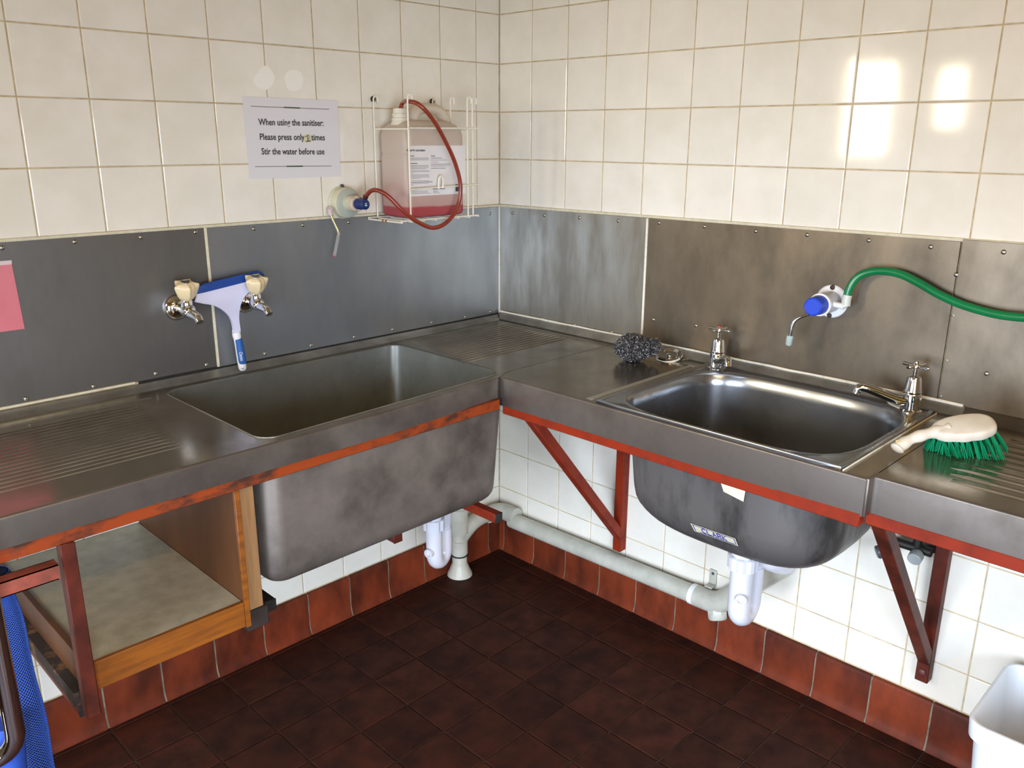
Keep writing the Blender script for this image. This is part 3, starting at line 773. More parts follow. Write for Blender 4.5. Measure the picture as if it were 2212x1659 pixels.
PK = thing('pink_sheet', 'pink sheet in a clear sleeve on the steel at the left edge', 'sheet', (-1.6, -.006, 1.2))
bm = NB(); e0, e1, e2 = atY(25, 562, -.0055), atY(53, 710, -.0055), atY(25, 571, -.0055)
prism(bm, [(-1.70, -.0055, e2.z), (e2.x, -.0055, e2.z), (e1.x, -.0055, e1.z), (-1.71, -.0055, e1.z)], (0, -.0012, 0)); part('sheet', bm, PINK, PK, smooth=False)
bm = NB(); prism(bm, [(-1.70, -.0054, e0.z+.001), (e0.x, -.0054, e0.z), (e2.x, -.0054, e2.z-.002), (-1.70, -.0054, e2.z-.002)], (0, -.001, 0)); part('sleeve_edge', bm, CLEARF, PK, smooth=False)

# wire rack ---------------------------------------------------------------------
RK = thing('wire_rack', 'white coated wire rack screwed to the tiles, holding the sanitiser can', 'rack', (-.4, -.01, 1.3))
wr_ = .0027
def wires(name, paths, m=WHITEW, r=wr_, root=RK, **k):
    bm = NB()
    for p in paths: tube(bm, p, r, 8)
    return part(name, bm, m, root, **k)
def hook(x, y, z0, z1, out=-1, inplane=(1, 0)):
    """upright wire with a small curled hook on top"""
    p = [(x, y, z0), (x, y, z1-.02)]
    for k in range(1, 9):
        a = PI*1.25*k/8; p.append((x+.007*(1-math.cos(a))*1.0, y-.004*(k/8), z1-.012+.012*math.sin(a)))
    return p
XL, XR, YF, YBk, ZB = -.528, -.303, -.172, -.012, 1.296
for x, y in ((XL, YBk), (XL, YF), (XR, YF), (XR, YBk), (-.276, -.165), (XR, -.095)):
    wires('upright', [hook(x, y, ZB-.002, 1.645)])
for x in (XL, XR):
    bm = NB(); lathe(bm, [(.0085, 0), (.0085, .003), (.006, .006), (.002, .0065)], 14, M=axis((x+.006, -.002, 1.636), (0, -1, 0))); part('screw', bm, RUBBER, RK)
wires('rail', [[(XL-.005, YF-.004, 1.554), (-.262, YF-.004, 1.556)]]); wires('rail', [[(XL-.005, YF-.004, 1.385), (-.258, YF-.004, 1.390)]])
wires('rail', [[(XL, YF, 1.552), (XL, YBk, 1.552)]]); wires('rail', [[(XR, YF, 1.552), (XR, YBk, 1.552)]])
wires('clip', [smooth_path([(-.425, YF-.006, 1.383), (-.425, YF-.008, 1.41), (-.417, YF-.009, 1.420), (-.409, YF-.008, 1.41), (-.409, YF-.006, 1.385)], 5)], r=.0035)
base = [[(XL-.035, YF, ZB), (-.262, YF, ZB)], [(XL-.035, YBk, ZB), (-.262, YBk, ZB)], [(XL-.034, YF-.003, ZB-.004), (XL-.034, YBk, ZB-.004)], [(-.262, YF-.003, ZB-.002), (-.262, YBk, ZB-.002)]]
for k in range(6): base.append([(XL+.005+k*.045, YF, ZB-.004), (XL+.005+k*.045, YBk, ZB-.004)])
wires('base_grid', base)
bm = NB(); 
for p_ in ((XL-.034, -.10, ZB-.004), (XL+.005, YF+.02, ZB-.004), (XL-.034, -.085, ZB-.004)):
    bm = NB(); lathe(bm, [(.0034, -.004), (.0042, 0), (.0034, .004)], 8, M=axis(p_, (0, 1, 0))); part('rust_spot', bm, RUSTY, RK)

# jerrycan --------------------------------------------------------------------------
JX0, JX1, JY0, JY1, JZ = -.526, -.300, -.160, -.022, 1.301
JC = thing('jerrycan', 'translucent plastic jerrycan of pink sanitiser standing in the wire rack', 'can', (JX0, JY0, JZ))
bm = NB(); rings = []
for z, i, r in ((0, .012, .02), (.003, .004, .022), (.010, .0, .024), (.175, 0, .024), (.182, .0025, .024), (.189, 0, .024), (.234, 0, .024), (.250, .004, .026), (.262, .012, .03), (.271, .026, .03), (.276, .045, .022)):
    rings.append(rrect(JX0+i, JX1-i*1.0, JY0+i*.75, JY1-i*.75, r, 5, JZ+z))
loft(bm, rings); bm.faces.new([bm.verts.new(p) for p in rings[0][::-1]])
part('body', bm, HDPE, JC)
bm = NB(); hp = smooth_path([(-.452, -.091, JZ+.262), (-.444, -.091, JZ+.292), (-.420, -.091, JZ+.309), (-.375, -.091, JZ+.310), (-.345, -.091, JZ+.302), (-.322, -.091, JZ+.275), (-.318, -.091, JZ+.245)], 6)
tube(bm, hp, 1, prof=[(.0155*math.cos(a), .024*math.sin(a)) for a in [2*PI*k/14 for k in range(14)]]); part('carry_handle', bm, HDPE, JC)
bm = NB(); lathe(bm, [(.029, .262), (.0245, .275), (.0255, .277), (.0255, .281), (.0225, .283), (.0225, .287), (.024, .289), (.024, .293), (.0215, .295), (.0205, .308), (.013, .309)], 24, M=Matrix.Translation((-.490, -.088, JZ))); part('neck', bm, mat('hdpe_neck', 'dfd8c6', .35, sss=.2), JC)
bm = NB(); rings = [rrect(JX0+.005, JX1-.005, JY0+.005, JY1-.005, .02, 5, JZ+z) for z in (.004, .031)]
loft(bm, rings); bm.faces.new([bm.verts.new(p) for p in rings[0][::-1]]); part('liquid', bm, LIQ, JC)
LBY = JY0-.0006
bm = NB(); prism(bm, [(-.523, LBY, JZ+.063), (-.303, LBY, JZ+.063), (-.303, LBY, JZ+.205), (-.523, LBY, JZ+.205)][::-1], (0, -.0003, 0)); lb = part('label', bm, LABELP, JC, smooth=False)
LY = LBY-.0006
def LP(px, py): return atY(px, py, LY)
K8 = 1659/180
def lc(x, y): return LP(860+x/K8, 300+y/K8)
lines = [(240, 342, 320, 5), (240, 380, 600, 2), (240, 400, 610, 2), (240, 423, 610, 2), (240, 492, 388, 5), (240, 530, 605, 2), (240, 552, 605, 2), (240, 574, 605, 2), (250, 596, 555, 2), (250, 635, 610, 2), (250, 656, 630, 2), (250, 686, 298, 2),
         (255, 718, 618, 2), (255, 740, 618, 2), (255, 762, 625, 2), (255, 787, 455, 2), (258, 835, 620, 2), (258, 868, 685, 4), (262, 892, 610, 2), (262, 922, 310, 2), (250, 975, 1065, 1), (262, 1018, 375, 5), (262, 1052, 595, 2), (262, 1074, 595, 2), (262, 1098, 665, 2),
         (655, 342, 735, 5), (655, 383, 872, 3), (655, 423, 970, 2), (655, 463, 795, 2), (655, 500, 1035, 2), (655, 522, 1045, 2), (655, 547, 975, 2), (655, 587, 945, 3), (695, 1000, 937, 5), (695, 1035, 785, 2), (695, 1056, 800, 2), (695, 1078, 838, 2)]
bm = NB()
for x0, y0, x1, th in lines:
    sk_ = -.035*(x1-x0)*(1 if y0 > 850 else .25)
    bar(bm, lc(x0, y0), lc(x1, y0+sk_), .0003, .0006*th*.75, up=(0, 0, 1))
o = part('small_print', bm, GREYI, JC)
bm = NB()
for k in range(16): bar(bm, lc(1145+k*2.6*1.5, 905), lc(1145+k*2.6*1.5, 1045), .0003, random.choice((.0003, .0006)), up=(1, 0, 0))
part('barcode', bm, INK, JC)
def jtext(body, x0, y0, x1, size, m=INK):
    a = lc(x0, y0); b = lc(x1, y0); o = text_mesh('label_lettering', body, size, frame_mat(a, b-a, (0, 0, 1)), m, JC, off=size*.02)
    X = frame_mat(a, b-a, (0, 0, 1)); inv = X.inverted(); loc = Matrix.Translation(JC.location)
    k = (b-a).length/max((inv @ (loc @ v.co)).x for v in o.data.vertices)
    o.data.transform(loc.inverted() @ X @ Matrix.Diagonal((k, 1, 1, 1)) @ inv @ loc)
jtext('Kitchen Pro Quat Sanitiser', 175, 245, 540, .0078)

# red tube ------------------------------------------------------------------------------
RT = thing('suction_tube', 'brown-red rubber tube looping from the jerrycan neck to the wall dispenser', 'tube', (-.5, -.15, 1.5))
tp = [(-.490, -.088, 1.604), (-.487, -.098, 1.625)]
tp += [tuple(atY(x, y, yy)) for x, y, yy in ((880, 219, -.16), (905, 226, -.20), (935, 258, -.215), (962, 305, -.22), (984, 355, -.22), (995, 405, -.22), (987, 450, -.215), (965, 480, -.21), (935, 492, -.205), (900, 478, -.20), (870, 455, -.19), (840, 425, -.17), (818, 412, -.15), (802, 412, -.125), (790, 424, -.105))]
bm = NB(); sp = smooth_path(tp, 10); tube(bm, sp, .0062, 14); part('hose', bm, REDT, RT)
bm = NB(); a = Vector(tp[-1]); b = atY(787, 433, -.10); tube(bm, [a+(a-b)*.2, b], [.0080, .0070], 14); part('dark_end_sleeve', bm, mat('dark_sleeve', '3a1c22', .4), RT)

# left dispenser ------------------------------------------------------------------------------
DX, DZ = -.648, 1.345
DL = thing('wall_dispenser', 'cream sanitiser dispenser with navy push knob, on the tiles under the sign', 'dispenser', (DX, -.002, DZ), group='push dispensers on the walls')
n_ = Vector((.0, -1, 0)); M = axis((DX, -.001, DZ), n_)
bm = NB(); lathe(bm, [(.047, 0), (.047, .003), (.044, .006), (.0435, .030), (.041, .034)], 32, M=M); part('housing', bm, CREAMD, DL)
bm = NB(); lathe(bm, [(.0405, .0342), (.0405, .037), (.038, .039)], 32, M=M); part('face_ring', bm, GREYC, DL)
bm = NB(); lathe(bm, [(.0225, .0385), (.0225, .066)], 28, M=M); part('barrel', bm, CREAMD, DL)
bm = NB(); lathe(bm, [(.0228, .064), (.0228, .078), (.021, .080)], 28, M=M); o = part('stained_collar', bm, mat('stained_collar', 'cdbfa8', .4, col2='8d4f63', scale=35, fac=(.5, .7)), DL)
bm = NB(); lathe(bm, [(.0155, .080), (.0155, .100), (.0145, .102), (.0145, .118), (.012, .1195)], 28, M=M); part('push_knob', bm, NAVY, DL)
bm = NB()
for dz, wd in ((.0032, .006), (-.002, .007)): bar(bm, (DX-wd/2, -.1212, DZ+dz), (DX+wd/2, -.1212, DZ+dz), .0006, .002 if dz > 0 else .0045)
part('knob_print', bm, mat('mint_print', '9fd0bd', .5), DL)
bm = NB(); lathe(bm, [(.006, 0), (.006, .006), (.004, .007)], 12, M=axis((DX+.002, -.001, DZ+.046), n_)); part('screw', bm, DGREY, DL)
e = atY(713, 455, -.028); f = atY(714, 464, -.03); g_ = atY(732, 503, -.05); h_ = atY(722, 553, -.055)
bm = NB(); tube(bm, [e+Vector((.006, .004, .006)), e, f+Vector((0, 0, -.002))], [.008, .0085, .0065], 14); part('nozzle_boss', bm, mat('mauve_boss', 'c9b9ba', .4), DL)
bm = NB(); tube(bm, fillet([f, g_, g_+(h_-g_)*.1], .004, 4), .0034, 12); part('spout', bm, CHROME, DL)
bm = NB(); tube(bm, fillet([g_+(g_-f).normalized()*-.004, g_, h_], .008, 5), .0042, 12); part('clear_sleeve', bm, CLEART, DL)
bm = NB(); tube(bm, [h_, h_+(h_-g_)*.03], .0042, 12); part('red_tip', bm, LIQ, DL)

# right dispenser + green hose ------------------------------------------------------------------
EY, EZ = -1.218, 1.133
DR = thing('wall_dispenser', 'white dispenser with blue push knob on the steel behind the basin', 'dispenser', (0, EY, EZ), group='push dispensers on the walls')
n_ = Vector((-1, 0, 0)); M = axis((-.004, EY, EZ), n_)
bm = NB(); lathe(bm, [(.042, 0), (.042, .004), (.039, .007)], 36, M=M); part('wall_flange', bm, WHITEP, DR)
bm = NB(); lathe(bm, [(.027, .006), (.027, .066)], 32, M=M); part('barrel', bm, mat('pale_grey_plastic', 'c9ccd4', .35), DR)
bm = NB(); lathe(bm, [(.0285, .064), (.0285, .071), (.024, .072)], 32, M=M); part('collar', bm, WHITEP, DR)
bm = NB(); lathe(bm, [(.0245, .071), (.0225, .108), (.0205, .110), (.019, .1085)], 32, M=M)
part('push_knob', bm, BLUE, DR)
for dz in (.036, -.036):
    bm = NB(); lathe(bm, [(.0065, 0), (.0065, .004), (.003, .006)], 12, M=axis((-.008, EY, EZ+dz), n_)); part('screw', bm, mat('rusted_screw', '3a2c25', .6), DR)
a = Vector((-.050, EY-.024, EZ+.002)); b = Vector((-.050, EY-.052, EZ-.001))
bm = NB(); tube(bm, [a, b], .0075, 14); part('inlet_stub', bm, WHITEP, DR)
ge = atX(1828, 640, -.045)
bm = NB(); tube(bm, [b+Vector((0, .008, 0)), b, ge+Vector((0, 0, -.008))], .006, 12); part('inlet_elbow', bm, mat('clear_elbow', 'c8ccc2', .3), DR)
s0 = Vector((-.078, EY+.012, EZ-.020)); s1 = atX(1711, 705, -.11); s2 = atX(1706, 728, -.11); s3 = atX(1704, 746, -.11)
s1 = atX(1714, 690, -.10); s2 = atX(1707, 725, -.10); s3 = atX(1703, 746, -.10)
bm = NB(); tube(bm, fillet([s0, s1, s2], .02, 6), .0052, 12); part('spout', bm, CHROME, DR)
bm = NB(); tube(bm, [s2, s3-(s3-s2)*.12, s3], [.0082, .0082, .006], 16); part('tip_sleeve', bm, CLEAR, DR)
GH = thing('green_hose', 'glossy green hose curving from the right dispenser past the right edge', 'hose', (-.03, -1.4, 1.2))
pts = [tuple(atX(x, y, d)) for x, y, d in ((1828, 650, -.045), (1833, 628, -.044), (1848, 603, -.040), (1872, 589, -.036), (1905, 585, -.032), (1945, 592, -.03), (1985, 611, -.03), (2025, 634, -.03), (2070, 655, -.03), (2120, 671, -.032), (2165, 681, -.034), (2215, 686, -.036), (2300, 690, -.04))]
bm = NB(); tube(bm, smooth_path(pts, 10), .0098, 18); part('hose', bm, GREEN, GH)
bm = NB(); tube(bm, [Vector(pts[0])+Vector((0, 0, -.012)), Vector(pts[0]), Vector(pts[1])*.6+Vector(pts[0])*.4], .0112, 18); part('end_sleeve', bm, mat('clear_elbow', 'c8ccc2', .3), GH)

# ------------------------------------------------------------------ under the bench: frames
def sq(bm, a, b, w_=.028, up=(0, 0, 1), bev=.002): bar(bm, a, b, w_, w_, up, bev)
FA = thing('bench_frame', 'chipped orange-painted tube frame under the left worktop and trough', 'frame', (-1.2, -.3, .8))
bm = NB(); bar(bm, (-2.15, -.585, .8375), (-.565, -.568, .8375), .025, .030, bev=.002); part('front_rail', bm, RUSTA, FA)
bm = NB(); sq(bm, (-1.672, -.585, .457), (-1.672, -.585, .825), .026, up=(0, 1, 0)); part('post', bm, DARKR, FA)
bm = NB(); sq(bm, (-1.70, -.03, .60), (-1.70, -.52, .815), .026); part('brace', bm, RUST, FA)
def arm(x, y0, m, capm, name='lower_arm'):
    bm = NB(); sq(bm, (x, -.002, .443), (x, y0+.004, .443), .029); o = part(name, bm, m, FA)
    bm = NB(); sq(bm, (x, y0+.004, .443), (x, y0, .443), .0295, bev=.001); part('end_cap', bm, capm, FA); return o
arm(-.482, -.492, RUST, BLACKP); arm(-1.215, -.455, BLACKP, BLACKP); arm(-.775, -.385, DARKR, DARKR)
arm(-1.668, -.540, DARKR, BLACKP)
bm = NB(); t = .0015; o_ = .014
a = Vector((-2.15, -.618, .792)); 
for lo, hi in (((-2.15, -.632, .805), (-1.700, -.604, .807)), ((-2.15, -.632, .779), (-1.703, -.604, .781)), ((-2.15, -.632, .779), (-1.701, -.630, .807)), ((-2.15, -.606, .779), (-1.70, -.604, .807))): box(bm, lo, hi)
ob = part('cut_tube', bm, mat('rusty_pink_paint', '9b4a38', .55, col2='6d3a2e', scale=20, bump=.2, bscale=60), FA)
FB = thing('bench_frame', 'orange-red painted tube frame with two wall brackets under the right worktop', 'frame', (-.3, -1.1, .8))
bm = NB(); bar(bm, (-.538, -.575, .8195), (-.538, -1.56, .8195), .026, .028, bev=.002); bar(bm, (-.512, -1.56, .8195), (-.512, -2.45, .8195), .026, .028, bev=.002); part('front_rail', bm, RUST, FB)
for y, zb_, w_, m_ in ((-.590, .205, .032, RUST), (-1.572, .200, .032, DARKR)):
    bm = NB(); sq(bm, (-.016, y, zb_), (-.016, y, .90), w_, up=(0, 1, 0)); part('wall_post', bm, m_, FB)
    bm = NB(); sq(bm, (-.020, y, .262), (-.512, y, .845), .030, up=(0, 1, 0)); part('diagonal_brace', bm, m_, FB)
    bm = NB(); sq(bm, (-.005, y, .885), (-.50, y, .885), .028); part('top_arm', bm, m_, FB)
bm = NB(); lathe(bm, [(.011, 0), (.011, .004), (.006, .007)], 6, M=axis((-.032, -1.572, .228), (-1, 0, 0))); part('bolt', bm, mat('painted_bolt', '5c2a28', .5), FB)

# ------------------------------------------------------------------ cupboard
CB = thing('open_cupboard', 'open wooden cupboard with a pale laminate shelf hung under the left worktop', 'cupboard', (-1.48, -.3, .5))
bm = NB(); box(bm, (-1.655, -.556, .538), (-1.336, -.004, .550), .001, 1); part('shelf', bm, LAMIN, CB)
bm = NB(); box(bm, (-1.668, -.566, .490), (-1.336, -.5565, .551), .001, 1); part('front_strip', bm, WOOD, CB)
bm = NB(); box(bm, (-1.668, -.556, .490), (-1.6555, -.004, .556), .001, 1); part('side_strip', bm, WOODP, CB)
bm = NB(); box(bm, (-1.3355, -.562, .490), (-1.324, -.004, .822), .001, 1); part('side_panel', bm, WOODP, CB)
bm = NB(); box(bm, (-1.3355, -.569, .488), (-1.3235, -.5625, .822), .001, 1); part('edge_strip', bm, WOOD, CB)
bm = NB(); box(bm, (-1.3232, -.560, .520), (-1.287, -.530, .822), .0015, 1); part('batten', bm, WOODL, CB)
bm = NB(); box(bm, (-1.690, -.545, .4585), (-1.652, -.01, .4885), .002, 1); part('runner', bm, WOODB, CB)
BW = NB(); box(BW, (-1.322, -.545, .459), (-1.268, -.05, .508), .003, 1); tag(link('wood_block', BW, WOODB), 'charred wood block wedged under the right side of the cupboard', 'wood block')

# ------------------------------------------------------------------ drain pipes
PP = thing('waste_pipe', 'grey plastic waste pipe along the foot of the right wall with floor stack', 'pipe', (-.1, -.2, .15))
SX, SY = -.262, -.062
bm = NB(); lathe(bm, [(.046, .001), (.044, .010), (.037, .024), (.031, .040), (.027, .048), (.027, .30)], 28, M=Matrix.Translation((SX, SY, 0))); part('floor_stack', bm, PVC, PP)
for z, r, h in ((.085, .0300, .055), (.165, .0320, .10), (.29, .0290, .035), (.325, .0270, .12)):
    bm = NB(); lathe(bm, [(r-.004, z), (r, z+.002), (r, z+h-.002), (r-.004, z+h)], 28, M=Matrix.Translation((SX, SY, 0))); part('socket', bm, PVC, PP)
bm = NB(); lathe(bm, [(.029, .078), (.0312, .080), (.029, .083)], 28, M=Matrix.Translation((SX, SY, 0))); part('joint_ring', bm, RUBBER, PP)
r_ = .029; XW, YW = -.040, -.050
bm = NB(); tube(bm, fillet([(SX, SY, .14), (SX+.06, SY, .185), (-.13, YW, .186), (-.085, YW, .182)], .035, 6), .0275, 24); part('branch', bm, PVC, PP)
bm = NB(); tube(bm, fillet([(-.11, YW, .182), (XW, YW, .18), (XW, -.13, .18)], .05, 8), .0315, 24); part('corner_elbow', bm, PVC, PP)
bm = NB(); tube(bm, [(XW, -.11, .158), (XW, -.93, .176)], r_, 24); part('long_pipe', bm, PVC, PP)
for v in bpy.data.objects[-1:] : pass
bm = NB(); tube(bm, [(XW, -.895, .176), (XW, -.915, .176)], .0325, 24); part('white_collar', bm, WHITEP, PP)
bm = NB(); tube(bm, fillet([(XW, -.912, .176), (XW, -.985, .178), (XW, -1.06, .255)], .05, 8), .033, 24); part('bend', bm, PVC, PP)
bm = NB(); tube(bm, [(XW, -1.03, .222), (-.05, -1.185, .385)], .029, 24); part('rising_pipe', bm, PVC, PP)
bm = NB(); lathe(bm, [(.030, .0), (.030, .024), (.026, .030)], 8, M=axis((XW, -.985, .158), (-.25, -.35, -.9))); part('access_cap', bm, PVC, PP)
bm = NB(); box(bm, (-.006, -.955, .215), (-.001, -.93, .262), .002, 2); box(bm, (-.03, -.955, .21), (-.001, -.93, .215), .001, 1); part('pipe_clip', bm, PVC, PP)
bm = NB(); lathe(bm, [(.005, 0), (.004, .002)], 10, M=axis((-.006, -.9425, .25), (-1, 0, 0))); part('screw', bm, DGREY, PP)

def ptrap(x, y, ztop, zbot, label, rd, out_path, r=.026, tail=None):
    T = thing('sink_trap', label, 'trap', (x, y, ztop), group='white traps under the sinks')
    bm = NB(); M = Matrix.Translation((x, y, 0)); lathe(bm, ([(r*.8, tail), (r*.8, ztop+.006)] if tail else [])+[(r*1.5, ztop), (r*1.48, ztop-.020), (r*1.1, ztop-.038), (r*1.0, ztop-.052)], 28, M=M); part('waste_cup', bm, PVCW, T)
    bm = NB(); n = 24; rings = []
    for z, k in ((ztop-.046, 1.0), (ztop-.048, 1.22), (ztop-.082, 1.2), (ztop-.084, 1.0)):
        rings.append([M @ Vector((r*k*(1+(.11 if (j % 3) else 0))*math.cos(2*PI*j/n), r*k*(1+(.11 if (j % 3) else 0))*math.sin(2*PI*j/n), z)) for j in range(n)])
    loft(bm, rings, cap=False); part('ribbed_nut', bm, PVCW, T, angle=12)
    d = Vector((rd[0], rd[1], 0)).normalized(); s = r*2.15
    p = [Vector((x, y, ztop-.075)), Vector((x, y, zbot+s*.6+r))]
    for k in range(1, 9):
        a = PI*k/9; p.append(Vector((x, y, 0))+d*(s/2-s/2*math.cos(a))+Vector((0, 0, zbot+s*.6+r-s*.6*math.sin(a))))
    p.append(Vector((x, y, zbot+s*.6+r))+d*s); p.append(Vector((x, y, ztop-.10))+d*s)
    bm = NB(); tube(bm, p, r, 22); part('u_bend', bm, PVCW, T)
    bm = NB(); e0 = Vector((x, y, ztop-.11))+d*s; tube(bm, fillet([e0, e0+Vector((0, 0, .05))]+[Vector(q) for q in out_path], .03, 6), r*.92, 20); part('outlet', bm, PVCW, T)
    bm = NB(); c_ = (CAM-Vector((x, y, 0))); c_.z = 0; c_.normalize(); c_ = (Matrix.Rotation(math.radians(-35 if x < -.4 else 5), 3, 'Z') @ c_)
    lathe(bm, [(.015, r*.8), (.0145, r+.010), (.009, r+.0105), (.0085, r+.004), (.003, r+.004)], 18, M=axis((x, y, ztop-.155), c_)); part('cleaning_plug', bm, PVCW, T)
    return T
ptrap(-.548, -.268, .436, .205, 'white plastic trap under the long trough sink', (.85, .25), [(-.44, -.21, .40), (-.33, -.10, .40), (SX, SY, .40)], r=.026, tail=.545)
ptrap(-.295, -1.190, .560, .300, 'white plastic trap under the inset basin', (.93, .05), [(-.20, -1.22, .47), (-.12, -1.22, .43), (-.05, -1.19, .395)], r=.029)

# angle valve
AV = thing('angle_valve', 'brass stop valve with grey knobs on the wall behind the right bracket', 'valve', (-.04, -1.52, .57))
bm = NB(); tube(bm, [(-.002, -1.555, .565), (-.05, -1.53, .565)], .014, 14); tube(bm, [(-.05, -1.555, .565), (-.05, -1.46, .565)], .012, 12); tube(bm, [(-.05, -1.52, .565), (-.05, -1.52, .60)], .011, 12); part('valve_body', bm, mat('dark_metal', '3b3a36', .5, .8), AV)
bm = NB(); lathe(bm, [(.014, 0), (.014, .018), (.011, .02)], 6, M=Matrix.Translation((-.05, -1.515, .592))); part('brass_nut', bm, BRASS, AV)
bm = NB(); tube(bm, [(-.05, -1.515, .61), (-.05, -1.515, .80)], .006, 10); part('supply_tail', bm, CHROME, AV)
bm = NB(); lathe(bm, [(.010, .0), (.0175, .012), (.0175, .036), (.015, .039)], 8, M=axis((-.055, -1.465, .545), (-.45, .55, -.25))); part('knob', bm, DGREY, AV)['label'] = 'dark grey knob'
bm = NB(); lathe(bm, [(.010, .0), (.0165, .010), (.0165, .030), (.0145, .032), (.003, .032)], 20, M=axis((-.06, -1.528, .560), (-.9, -.05, -.25))); part('knob', bm, LGREY, AV)['label'] = 'light grey knob'
bm = NB(); lathe(bm, [(.032, 0), (.026, .010), (.016, .014)], 12, M=axis((-.001, -1.557, .560), (-1, 0, 0))); part('wall_putty', bm, SEAL, AV)

# ------------------------------------------------------------------ things on the worktops
# steel wool scourer
bm = NB(); cc = Vector((-.155, -.712, ZD+.040))
def inside(p, k=1): return True
rnd = random.Random(3)
for i in range(3600):
    u = rnd.uniform(-1, 1); th = rnd.uniform(0, 2*PI); rr = (rnd.random()**.5)
    d = Vector((math.sqrt(1-u*u)*math.cos(th), math.sqrt(1-u*u)*math.sin(th), u))*rr
    p0 = cc+Vector((d.x*.050, d.y*.054, d.z*.038))
    if i % 6 == 0: p0 = cc+Vector((.036, -.042, .004))+Vector((d.x*.024, d.y*.024, d.z*.022))
    ax_ = Vector((rnd.uniform(-1, 1), rnd.uniform(-1, 1), rnd.uniform(-1, 1))).normalized(); q = axis(p0, ax_)
    rad = rnd.uniform(.0028, .0055); turns = rnd.uniform(1.2, 2.2); pth = []
    for k in range(12):
        t_ = k/11; a = 2*PI*turns*t_; v = q @ Vector((rad*math.cos(a), rad*math.sin(a), (t_-.5)*.010))
        v.z = max(v.z, ZD+.0012); pth.append(v)
    tube(bm, pth, .00085, 3, caps=False)
SW = link('steel_scourer', bm, WOOL, smooth=False); tag(SW, 'ball of curly steel wool on the worktop left of the basin', 'scourer')
# drain ring
DRg = thing('sink_strainer', 'chrome ring of a sink strainer on a white seal beside the steel wool', 'strainer', tuple(atZ(1448, 758, ZD)))
RC = Vector((-.062, -.775, ZD+.0125)); RM = axis(RC, (-.30, 0, 1)); DRg.location = RC
bm = NB(); lathe(bm, [(.029, -.007), (.038, -.007), (.039, -.004), (.038, -.0005), (.029, -.0005)], 36, M=RM, cap0=False, cap1=False); part('white_seal', bm, SEALW, DRg)
bm = NB(); lathe(bm, [(.038, 0), (.0385, .003), (.035, .0055), (.026, .0035), (.0215, -.002), (.008, -.003), (.007, .005), (.003, .007)], 36, M=RM); part('chrome_ring', bm, CHROME, DRg)
bm = NB(); tube(bm, [RC+Vector((-.002, -.039, -.002)), RC+Vector((-.004, -.054, -.004)), RC+Vector((.008, -.060, -.002))], .003, 8); part('chain_tab', bm, CHROME, DRg)

# brush
BR = thing('scrubbing_brush', 'ivory handled scrubbing brush with green bristles lying on the right drainer', 'brush', (-.3, -1.6, ZD))
bx = [(-.398, -1.557, .924), (-.390, -1.560, .931), (-.372, -1.572, .944), (-.350, -1.590, .954), (-.330, -1.608, .960), (-.315, -1.625, .964)]
bm = NB(); sp = smooth_path(bx, 5); n = len(sp); F = frames(sp)
rr = []
for i in range(n):
    t_ = i/(n-1); k = .0145-.003*math.sin(PI*t_)+(.0012*math.sin(t_*26) if t_ > .25 else 0)
    if i < 4: k = (.0145)*(.35, .75, .92, 1)[i]
    rr.append(k)
tube(bm, sp, rr, 16)
part('handle', bm, BONE, BR)
bm = NB(); e = atZ(1945, 955, .947); lathe(bm, [(.0055, 0), (.0055, .0008)], 12, M=axis(sp[4]+Vector((-.002, 0, .0135)), (-.3, -.1, 1))); part('hang_hole', bm, mat('hole_cream', 'e5dcae', .5), BR)
h0 = Vector((-.326, -1.613, .965)); h1 = Vector((-.274, -1.682, .982)); L_ = (h1-h0).normalized()
nrm = Vector((-.50, .12, .80)); nrm = (nrm-L_*nrm.dot(L_)).normalized(); sd = nrm.cross(L_).normalized()
bm = NB(); rings = []
def head_ring(s, zz, n=44):
    out = []
    for k in range(n):
        a = 2*PI*k/n; c, s_ = math.cos(a), math.sin(a); ln = .060*c; wd = .033*s_
        q = (abs(c)**2.8+abs(s_)**2.8)**(-1/2.8); wav = 1+(.035*math.cos(11*a) if abs(s_) > .2 else 0)*(zz < .004)
        taper = 1-.22*max(0, -c)
        out.append((h0+h1)/2+L_*(ln*q*s)+sd*(wd*q*s*wav*taper)+nrm*zz)
    return out
for s_, zz in ((.80, -.014), (.96, -.013), (1.0, -.009), (1.0, -.002), (.985, .003), (.93, .0065), (.82, .008)): rings.append(head_ring(s_, zz))
loft(bm, rings); bm.faces.new([bm.verts.new(p) for p in rings[0][::-1]]); part('brush_head', bm, BONE, BR)
bm = NB(); rnd = random.Random(5)
for i in range(11):
    for j in range(4):
        u = -.056+.112*i/10; v = -.021+.042*j/3
        if abs(u) > .05 and abs(v) > .015: continue
        root_ = (h0+h1)/2+L_*u+sd*v-nrm*.012
        dirn = (-nrm+L_*(u*(8.0 if u > 0 else 2.5))+sd*(v*13)).normalized()
        for k in range(16):
            o1 = root_+L_*rnd.uniform(-.0024, .0024)+sd*rnd.uniform(-.0024, .0024)
            dd = (dirn+Vector((rnd.uniform(-1, 1), rnd.uniform(-1, 1), rnd.uniform(-1, 1)))*.07).normalized(); Lb = rnd.uniform(.056, .066)
            tip = o1+dd*Lb
            if tip.z < ZD+.002:
                tt = (o1.z-(ZD+.002))/(o1.z-tip.z); over = Lb*(1-tt); tip = o1+dd*Lb*tt+Vector((dd.x, dd.y, 0)).normalized()*over*.8
            mid = (o1+tip)/2+Vector((0, 0, .002))
            tube(bm, [o1, mid, tip], .0008, 3, caps=False)
o = part('bristles', bm, GREENB, BR); o['kind'] = 'stuff'

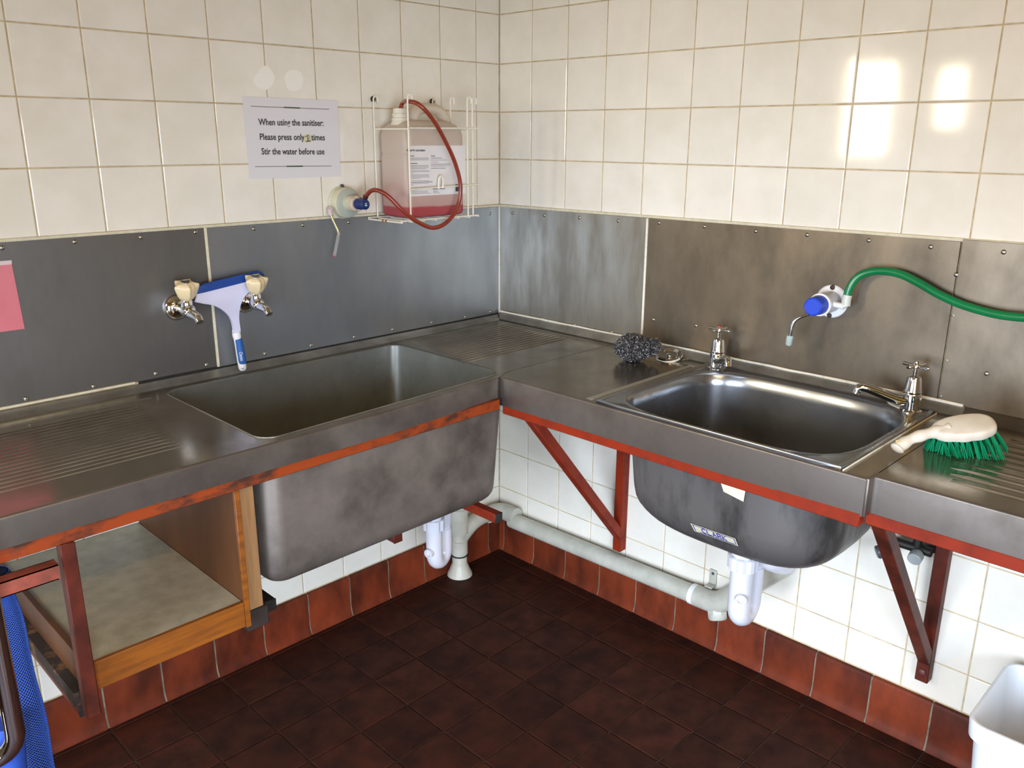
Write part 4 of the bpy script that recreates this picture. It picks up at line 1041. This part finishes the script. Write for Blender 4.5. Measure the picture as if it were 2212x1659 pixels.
# ------------------------------------------------------------------ tub at the right edge
TZ = .36
TB = thing('plastic_tub', 'white square plastic tub with rim on the floor at the bottom right', 'tub', (-.25, -1.9, 0))
c0 = atZ(2087, 1550, TZ); c1 = atZ(2155, 1472, TZ)
tx0, tx1 = c0.x-.012, -.040; ty1 = (c0.y+c1.y)/2+.004; ty0 = ty1-.30
bm = NB(); rings = []
for z, i in ((.002, .045), (.0, .040), (.004, .034), (TZ-.045, .012)): rings.append(rrect(tx0+i, tx1-i, ty0+i, ty1-i, .035, 6, z))
rings.insert(0, rrect(tx0+.08, tx1-.08, ty0+.08, ty1-.08, .01, 6, .002))
rings += [rrect(tx0+.010, tx1-.010, ty0+.010, ty1-.010, .036, 6, TZ-.044), rrect(tx0+.003, tx1-.003, ty0+.003, ty1-.003, .038, 6, TZ-.043), rrect(tx0, tx1, ty0, ty1, .04, 6, TZ-.004), rrect(tx0+.002, tx1-.002, ty0+.002, ty1-.002, .04, 6, TZ),
          rrect(tx0+.007, tx1-.007, ty0+.007, ty1-.007, .036, 6, TZ), rrect(tx0+.010, tx1-.010, ty0+.010, ty1-.010, .034, 6, TZ-.006), rrect(tx0+.038, tx1-.038, ty0+.038, ty1-.038, .033, 6, .008)]
loft(bm, rings); part('tub_body', bm, TUBW, TB)

# ------------------------------------------------------------------ far left: blue mesh mat over a chrome frame
CF = thing('chrome_frame', 'bent chrome tube frame at the lower left edge, under the blue mesh', 'frame', (-1.83, -.70, .3))
yq = -.70
b0 = atY(36, 1600, yq)
bm = NB(); tube(bm, fillet([(b0.x, b0.y, .92), b0, b0+Vector((-.02, .02, -.035)), b0+Vector((-.16, .05, -.04))], .03, 6), .0155, 16); part('tube', bm, CHROME, CF)
MH = thing('mesh_mat', 'blue perforated rubber mesh hanging down at the lower left edge', 'mat', (-1.8, -.69, .6))
ctl = [((-8, 1235), .030), ((-2, 1262), .030), ((10, 1310), .031), ((32, 1400), .032), ((58, 1520), .033), ((78, 1620), .034), ((100, 1740), .036)]
ax_ = smooth_path([atY(p[0], p[1], -.572) for p, _ in ctl], 36); n = len(ax_); m_ = 26
bm = NB(); V = []
F = frames(ax_)
for i, p in enumerate(ax_):
    t, u, v = F[i]; rad = .0215+.002*math.sin(i*.09)+.010*i/n
    V.append([bm.verts.new(p+(u*math.cos(2*PI*(k+.5*(i % 2))/m_)*.85+v*math.sin(2*PI*(k+.5*(i % 2))/m_))*rad) for k in range(m_)])
for i in range(0, n-2):
    a, b, c_ = V[i], V[i+1], V[i+2]
    for k in range(m_):
        if i % 2 == 0: bm.faces.new((a[k], b[(k-1) % m_], c_[k], b[k]))
        else: bm.faces.new((a[k], b[k], c_[k], b[(k+1) % m_]))
o = part('mesh_sheet', bm, MESHB, MH)
md = o.modifiers.new('w', 'WIREFRAME'); md.thickness = .0014; md.use_replace = True; md.use_even_offset = False
bm = NB(); tube(bm, ax_, [.0165+.008*i/n for i in range(n)], 20); part('dark_core', bm, mat('hole_shade_blue', '101c3c', .8), MH)  # dark core added so the mesh holes look shaded
bm = NB(); tube(bm, [atY(14, 1560, -.64), atY(22, 1660, -.64), atY(40, 1800, -.64)], .026, 20); part('folded_end', bm, mat('blue_cloth', '2547a0', .6), MH)
